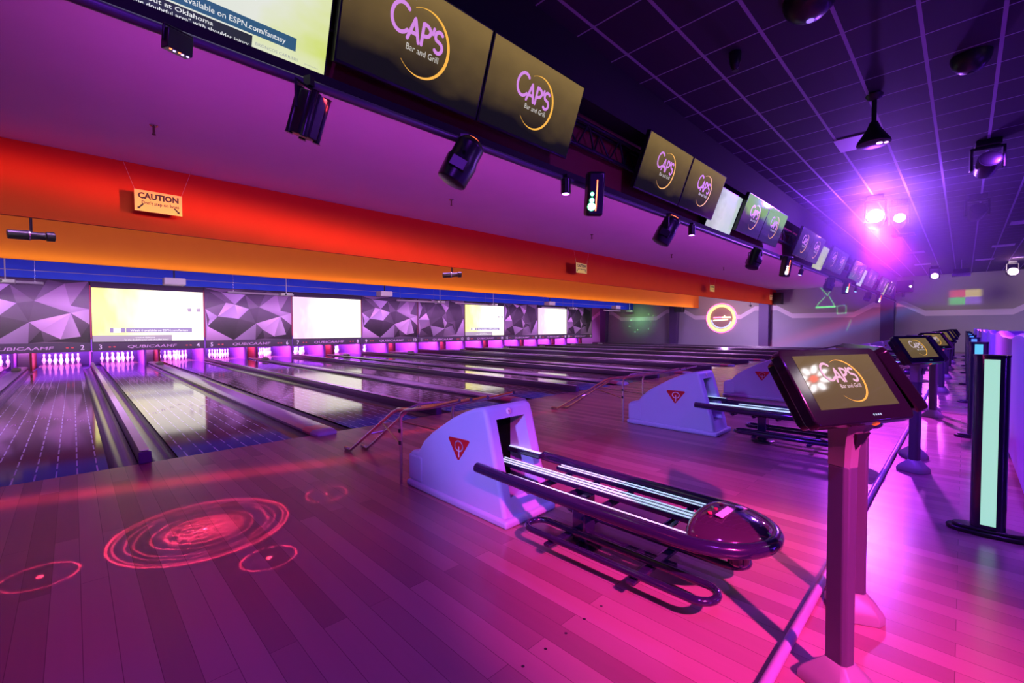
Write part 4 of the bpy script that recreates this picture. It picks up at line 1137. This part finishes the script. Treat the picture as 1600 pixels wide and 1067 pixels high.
# effect projectors: thin coloured bands, rings and dots thrown by the lights on the pipe
def band(g, em, u, w, sig, e):
    q = g.math('DIVIDE', w, sig)
    g.put(em.inputs['Strength'], g.math('MULTIPLY', g.math('POWER', 2.718, g.math('MULTIPLY', g.math('MULTIPLY', q, q), -1.)), e))
def streak(name, loc, tgt, col, e, size, sig, tilt=0., soft=.01):
    o = lamp(name, 'SPOT', loc, col, e, tgt, spot_size=R(size), spot_blend=.5, shadow_soft_size=soft)
    if tilt: o.rotation_euler = (o.rotation_euler.to_matrix() @ Matrix.Rotation(R(tilt), 3, 'Z')).to_euler()
    gobo(o, lambda g, em, u, w: band(g, em, u, w, sig, 1.))
    return o
streak('red_floor_band', (1.0, 2.45, 2.55), (1.2, 5.08, 0), (1., .05, .06), 1500, 120, .022, -3)
streak('red_floor_band', (-.6, 2.45, 2.55), (-.3, 4.92, 0), (1., .05, .06), 700, 90, .03, -8)
streak('red_lane_band', (2.0, 2.45, 2.55), (2.6, 7.2, 0), (1., .06, .05), 500, 110, .02, -3)
streak('red_valance_band', (2.5, 2.9, 2.62), (3.6, 8.7, 3.05), (1., .14, .06), 2000, 130, .05, -5)
streak('wall_red_band', (22, 4, 3.3), (33, 5.6, 1.35), (1., .10, .16), 1800, 60, .03, 21)
streak('wall_blue_band', (22, 4, 3.3), (33, 5.4, .95), (.1, .3, 1.), 1500, 60, .03, 21)
def rings(g, em, u, w):
    r = g.math('SQRT', g.math('ADD', g.math('MULTIPLY', u, u), g.math('MULTIPLY', w, w)))
    v = g.comb(u, w, 0.)
    wob = g.math('MULTIPLY', g.math('SUBTRACT', g.noise(v, 14., 2.), .5), .02)
    rr = g.math('ADD', r, wob)
    f = 0.
    for q, t, k in ((.175, .003, .65), (.165, .0022, .4), (.13, .002, .4), (.10, .002, .5), (.075, .002, .6), (.05, .002, .6), (.145, .002, .35)):
        f = g.math('ADD', f, g.math('MULTIPLY', g.math('LESS_THAN', g.math('ABSOLUTE', g.math('SUBTRACT', rr if q < .16 else r, q)), t), k))
    vo = g.new('ShaderNodeTexVoronoi', feature='DISTANCE_TO_EDGE'); g.put(vo.inputs['Vector'], v); vo.inputs['Scale'].default_value = 55.
    net = g.math('MULTIPLY', g.math('LESS_THAN', vo.outputs['Distance'], .07), g.math('MAXIMUM', g.math('SUBTRACT', 1., g.math('MULTIPLY', r, 11.)), 0.))
    f = g.math('ADD', f, g.math('MULTIPLY', net, 2.4))
    f = g.math('ADD', f, g.math('MULTIPLY', g.math('LESS_THAN', r, .006), 8.))
    for cx, cy in ((-.27, -.03), (.08, -.26), (.29, .03)):
        dx = g.math('SUBTRACT', u, cx); dy = g.math('SUBTRACT', w, cy)
        d = g.math('SQRT', g.math('ADD', g.math('MULTIPLY', dx, dx), g.math('MULTIPLY', dy, dy)))
        f = g.math('ADD', f, g.math('MULTIPLY', g.math('LESS_THAN', g.math('ABSOLUTE', g.math('SUBTRACT', d, .055)), .002), .6))
        f = g.math('ADD', f, g.math('MULTIPLY', g.math('LESS_THAN', d, .006), 4.))
    g.put(em.inputs['Strength'], f)
o = lamp('laser_rings', 'SPOT', (.55, 2.62, 2.6), (1., .06, .16), 1300, (.58, 3.40, 0), spot_size=R(44), spot_blend=.05, shadow_soft_size=0.)
gobo(o, rings)
def dotsf(g, em, u, w):
    v = g.comb(u, w, 0.)
    vo = g.new('ShaderNodeTexVoronoi'); g.put(vo.inputs['Vector'], v); vo.inputs['Scale'].default_value = 26.
    r = g.math('SQRT', g.math('ADD', g.math('MULTIPLY', u, u), g.math('MULTIPLY', w, w)))
    gl = g.math('POWER', g.math('MAXIMUM', g.math('SUBTRACT', 1., g.math('MULTIPLY', r, 5.)), 0.), 2.)
    g.put(em.inputs['Strength'], g.math('ADD', g.math('MULTIPLY', g.math('LESS_THAN', vo.outputs['Distance'], .13), g.math('MULTIPLY', gl, 9.)), g.math('MULTIPLY', gl, 1.2)))
o = lamp('green_dots', 'SPOT', (24, 14.2, 2.55), (.25, 1., .3), 3000, (33, 18.6, 1.95), spot_size=R(26), spot_blend=.2, shadow_soft_size=0.)
gobo(o, dotsf)
FIG = [((6.34, 3.86), (5.91, 3.24)), ((5.91, 3.24), (5.62, 3.81)), ((6.04, 3.17), (6.36, 2.79)), ((6.36, 2.79), (6.46, 2.55)), ((5.81, 3.15), (5.61, 2.76)), ((5.61, 2.76), (5.54, 2.56)), ((6.46, 2.55), (5.54, 2.56)), ((5.42, 2.59), (4.98, 2.62)), ((4.98, 2.62), (4.97, 2.15)), ((4.97, 2.15), (5.41, 2.13)), ((5.41, 2.13), (5.42, 2.59)), ((4.72, 1.73), (4.92, 1.12))]
def laser_lines(g, em, u, w):
    inv = LL.rotation_euler.to_matrix().inverted(); f = 0.
    for k, (a, b) in enumerate(FIG):
        q = [inv @ (Vector((XR, p[0], p[1])) - LL.location) for p in (a, b)]
        (ax, ay), (bx, by) = [(v.x/-v.z, v.y/-v.z) for v in q]
        dx, dy = bx-ax, by-ay; L2 = dx*dx + dy*dy
        px = g.math('SUBTRACT', u, ax); py = g.math('SUBTRACT', w, ay)
        h = g.math('DIVIDE', g.math('ADD', g.math('MULTIPLY', px, dx), g.math('MULTIPLY', py, dy)), L2)
        h = g.math('MINIMUM', g.math('MAXIMUM', h, 0.), 1.)
        ex = g.math('SUBTRACT', px, g.math('MULTIPLY', h, dx)); ey = g.math('SUBTRACT', py, g.math('MULTIPLY', h, dy))
        d = g.math('SQRT', g.math('ADD', g.math('MULTIPLY', ex, ex), g.math('MULTIPLY', ey, ey)))
        f = g.math('MAXIMUM', f, g.math('MULTIPLY', g.math('LESS_THAN', d, .0085 if k == 6 else .0045), 1. if k == 6 else (.55 if k < 6 else .25)))
    g.put(em.inputs['Strength'], f)
LL = lamp('green_laser_figure', 'SPOT', (26.5, 4.6, 2.45), (.12, 1., .22), 3600, (33, 5.1, 2.35), spot_size=R(40), spot_blend=.05, shadow_soft_size=0.)
gobo(LL, laser_lines)
def squares(g, em, u, w):
    a = g.math('GREATER_THAN', u, 0.); b = g.math('GREATER_THAN', w, 0.)
    def box(x, h):
        n = g.new('ShaderNodeMapRange', interpolation_type='SMOOTHSTEP'); g.put(n.inputs[0], g.math('ABSOLUTE', x))
        n.inputs[1].default_value = h*1.25; n.inputs[2].default_value = h*.8; n.inputs[3].default_value = 0; n.inputs[4].default_value = 1
        return n.outputs[0]
    up_ = g.mix(a, (1, .06, .05, 1), (1, .85, .2, 1)); lo_ = g.mix(a, (.05, .9, .12, 1), (.3, .15, 1, 1))
    g.put(em.inputs['Color'], g.mix(b, lo_, up_))
    g.put(em.inputs['Strength'], g.math('MULTIPLY', g.math('MULTIPLY', box(u, .085), box(w, .055)), 1.))
o = lamp('colour_squares', 'SPOT', (26.4, -.5, 3.3), (1, 1, 1), 1700, (33, -.02, 2.85), spot_size=R(30), spot_blend=.1, shadow_soft_size=0.)
gobo(o, squares)

# haze around the ceiling lamps
hm = bpy.data.materials.new('stage_haze'); hm.use_nodes = True
g = NT(hm.node_tree); out = [n for n in g.n if n.type == 'OUTPUT_MATERIAL'][0]
g.n.remove(g.n['Principled BSDF'])
vs_ = g.new('ShaderNodeVolumeScatter'); vs_.inputs['Anisotropy'].default_value = .3
vs_.inputs['Color'].default_value = (.9, .85, .95, 1)
dd = g.vmath('LENGTH', g.vmath('SUBTRACT', objco(g), tuple(KEY)).outputs[0]).outputs['Value']
q = g.math('MAXIMUM', g.math('SUBTRACT', 1., g.math('DIVIDE', dd, 3.6)), 0.)
g.put(vs_.inputs['Density'], g.math('MULTIPLY', g.math('POWER', q, 2.0), .28))
g.l.new(vs_.outputs[0], out.inputs['Volume'])
hz = tag(MB().box(KEY.x-3.6, KEY.x+3.6, -2.2, 2.5, 1.7, ZG-.02).build('stage_haze', hm, smooth=False), 'thin stage haze glowing around the magenta lamp under the dark ceiling', 'haze', kind='stuff')

# ------------------------------------------------------------------ world and camera
w = bpy.data.worlds.new('World'); SC.world = w; w.use_nodes = True
w.node_tree.nodes['Background'].inputs[0].default_value = (.16, .06, .36, 1)
w.node_tree.nodes['Background'].inputs[1].default_value = .05
cd = bpy.data.cameras.new('Camera'); cam = bpy.data.objects.new('Camera', cd); COL.objects.link(cam)
cd.sensor_width = 36; cd.lens = 695.92/1600*36; cd.clip_start = .05; cd.clip_end = 120
yaw, pit, rol = .7783, -.0290, -.0028
fwd = Vector((sin(yaw)*cos(pit), cos(yaw)*cos(pit), sin(pit)))
rt = Vector((cos(yaw), -sin(yaw), 0)); up = rt.cross(fwd)
r2 = rt*cos(rol) + up*sin(rol); u2 = -rt*sin(rol) + up*cos(rol)
cam.matrix_world = Matrix(((r2.x, u2.x, -fwd.x, 0), (r2.y, u2.y, -fwd.y, 0), (r2.z, u2.z, -fwd.z, 1.2801), (0, 0, 0, 1)))
SC.camera = cam
SC.view_settings.view_transform = 'Standard'; SC.view_settings.look = 'None'
SC.view_settings.exposure = 0; SC.view_settings.gamma = 1; SC.view_settings.use_curve_mapping = False
SC.cycles.use_denoising = True
SC.cycles.max_bounces = 6; SC.cycles.diffuse_bounces = 3; SC.cycles.glossy_bounces = 4
SC.cycles.sample_clamp_indirect = 4
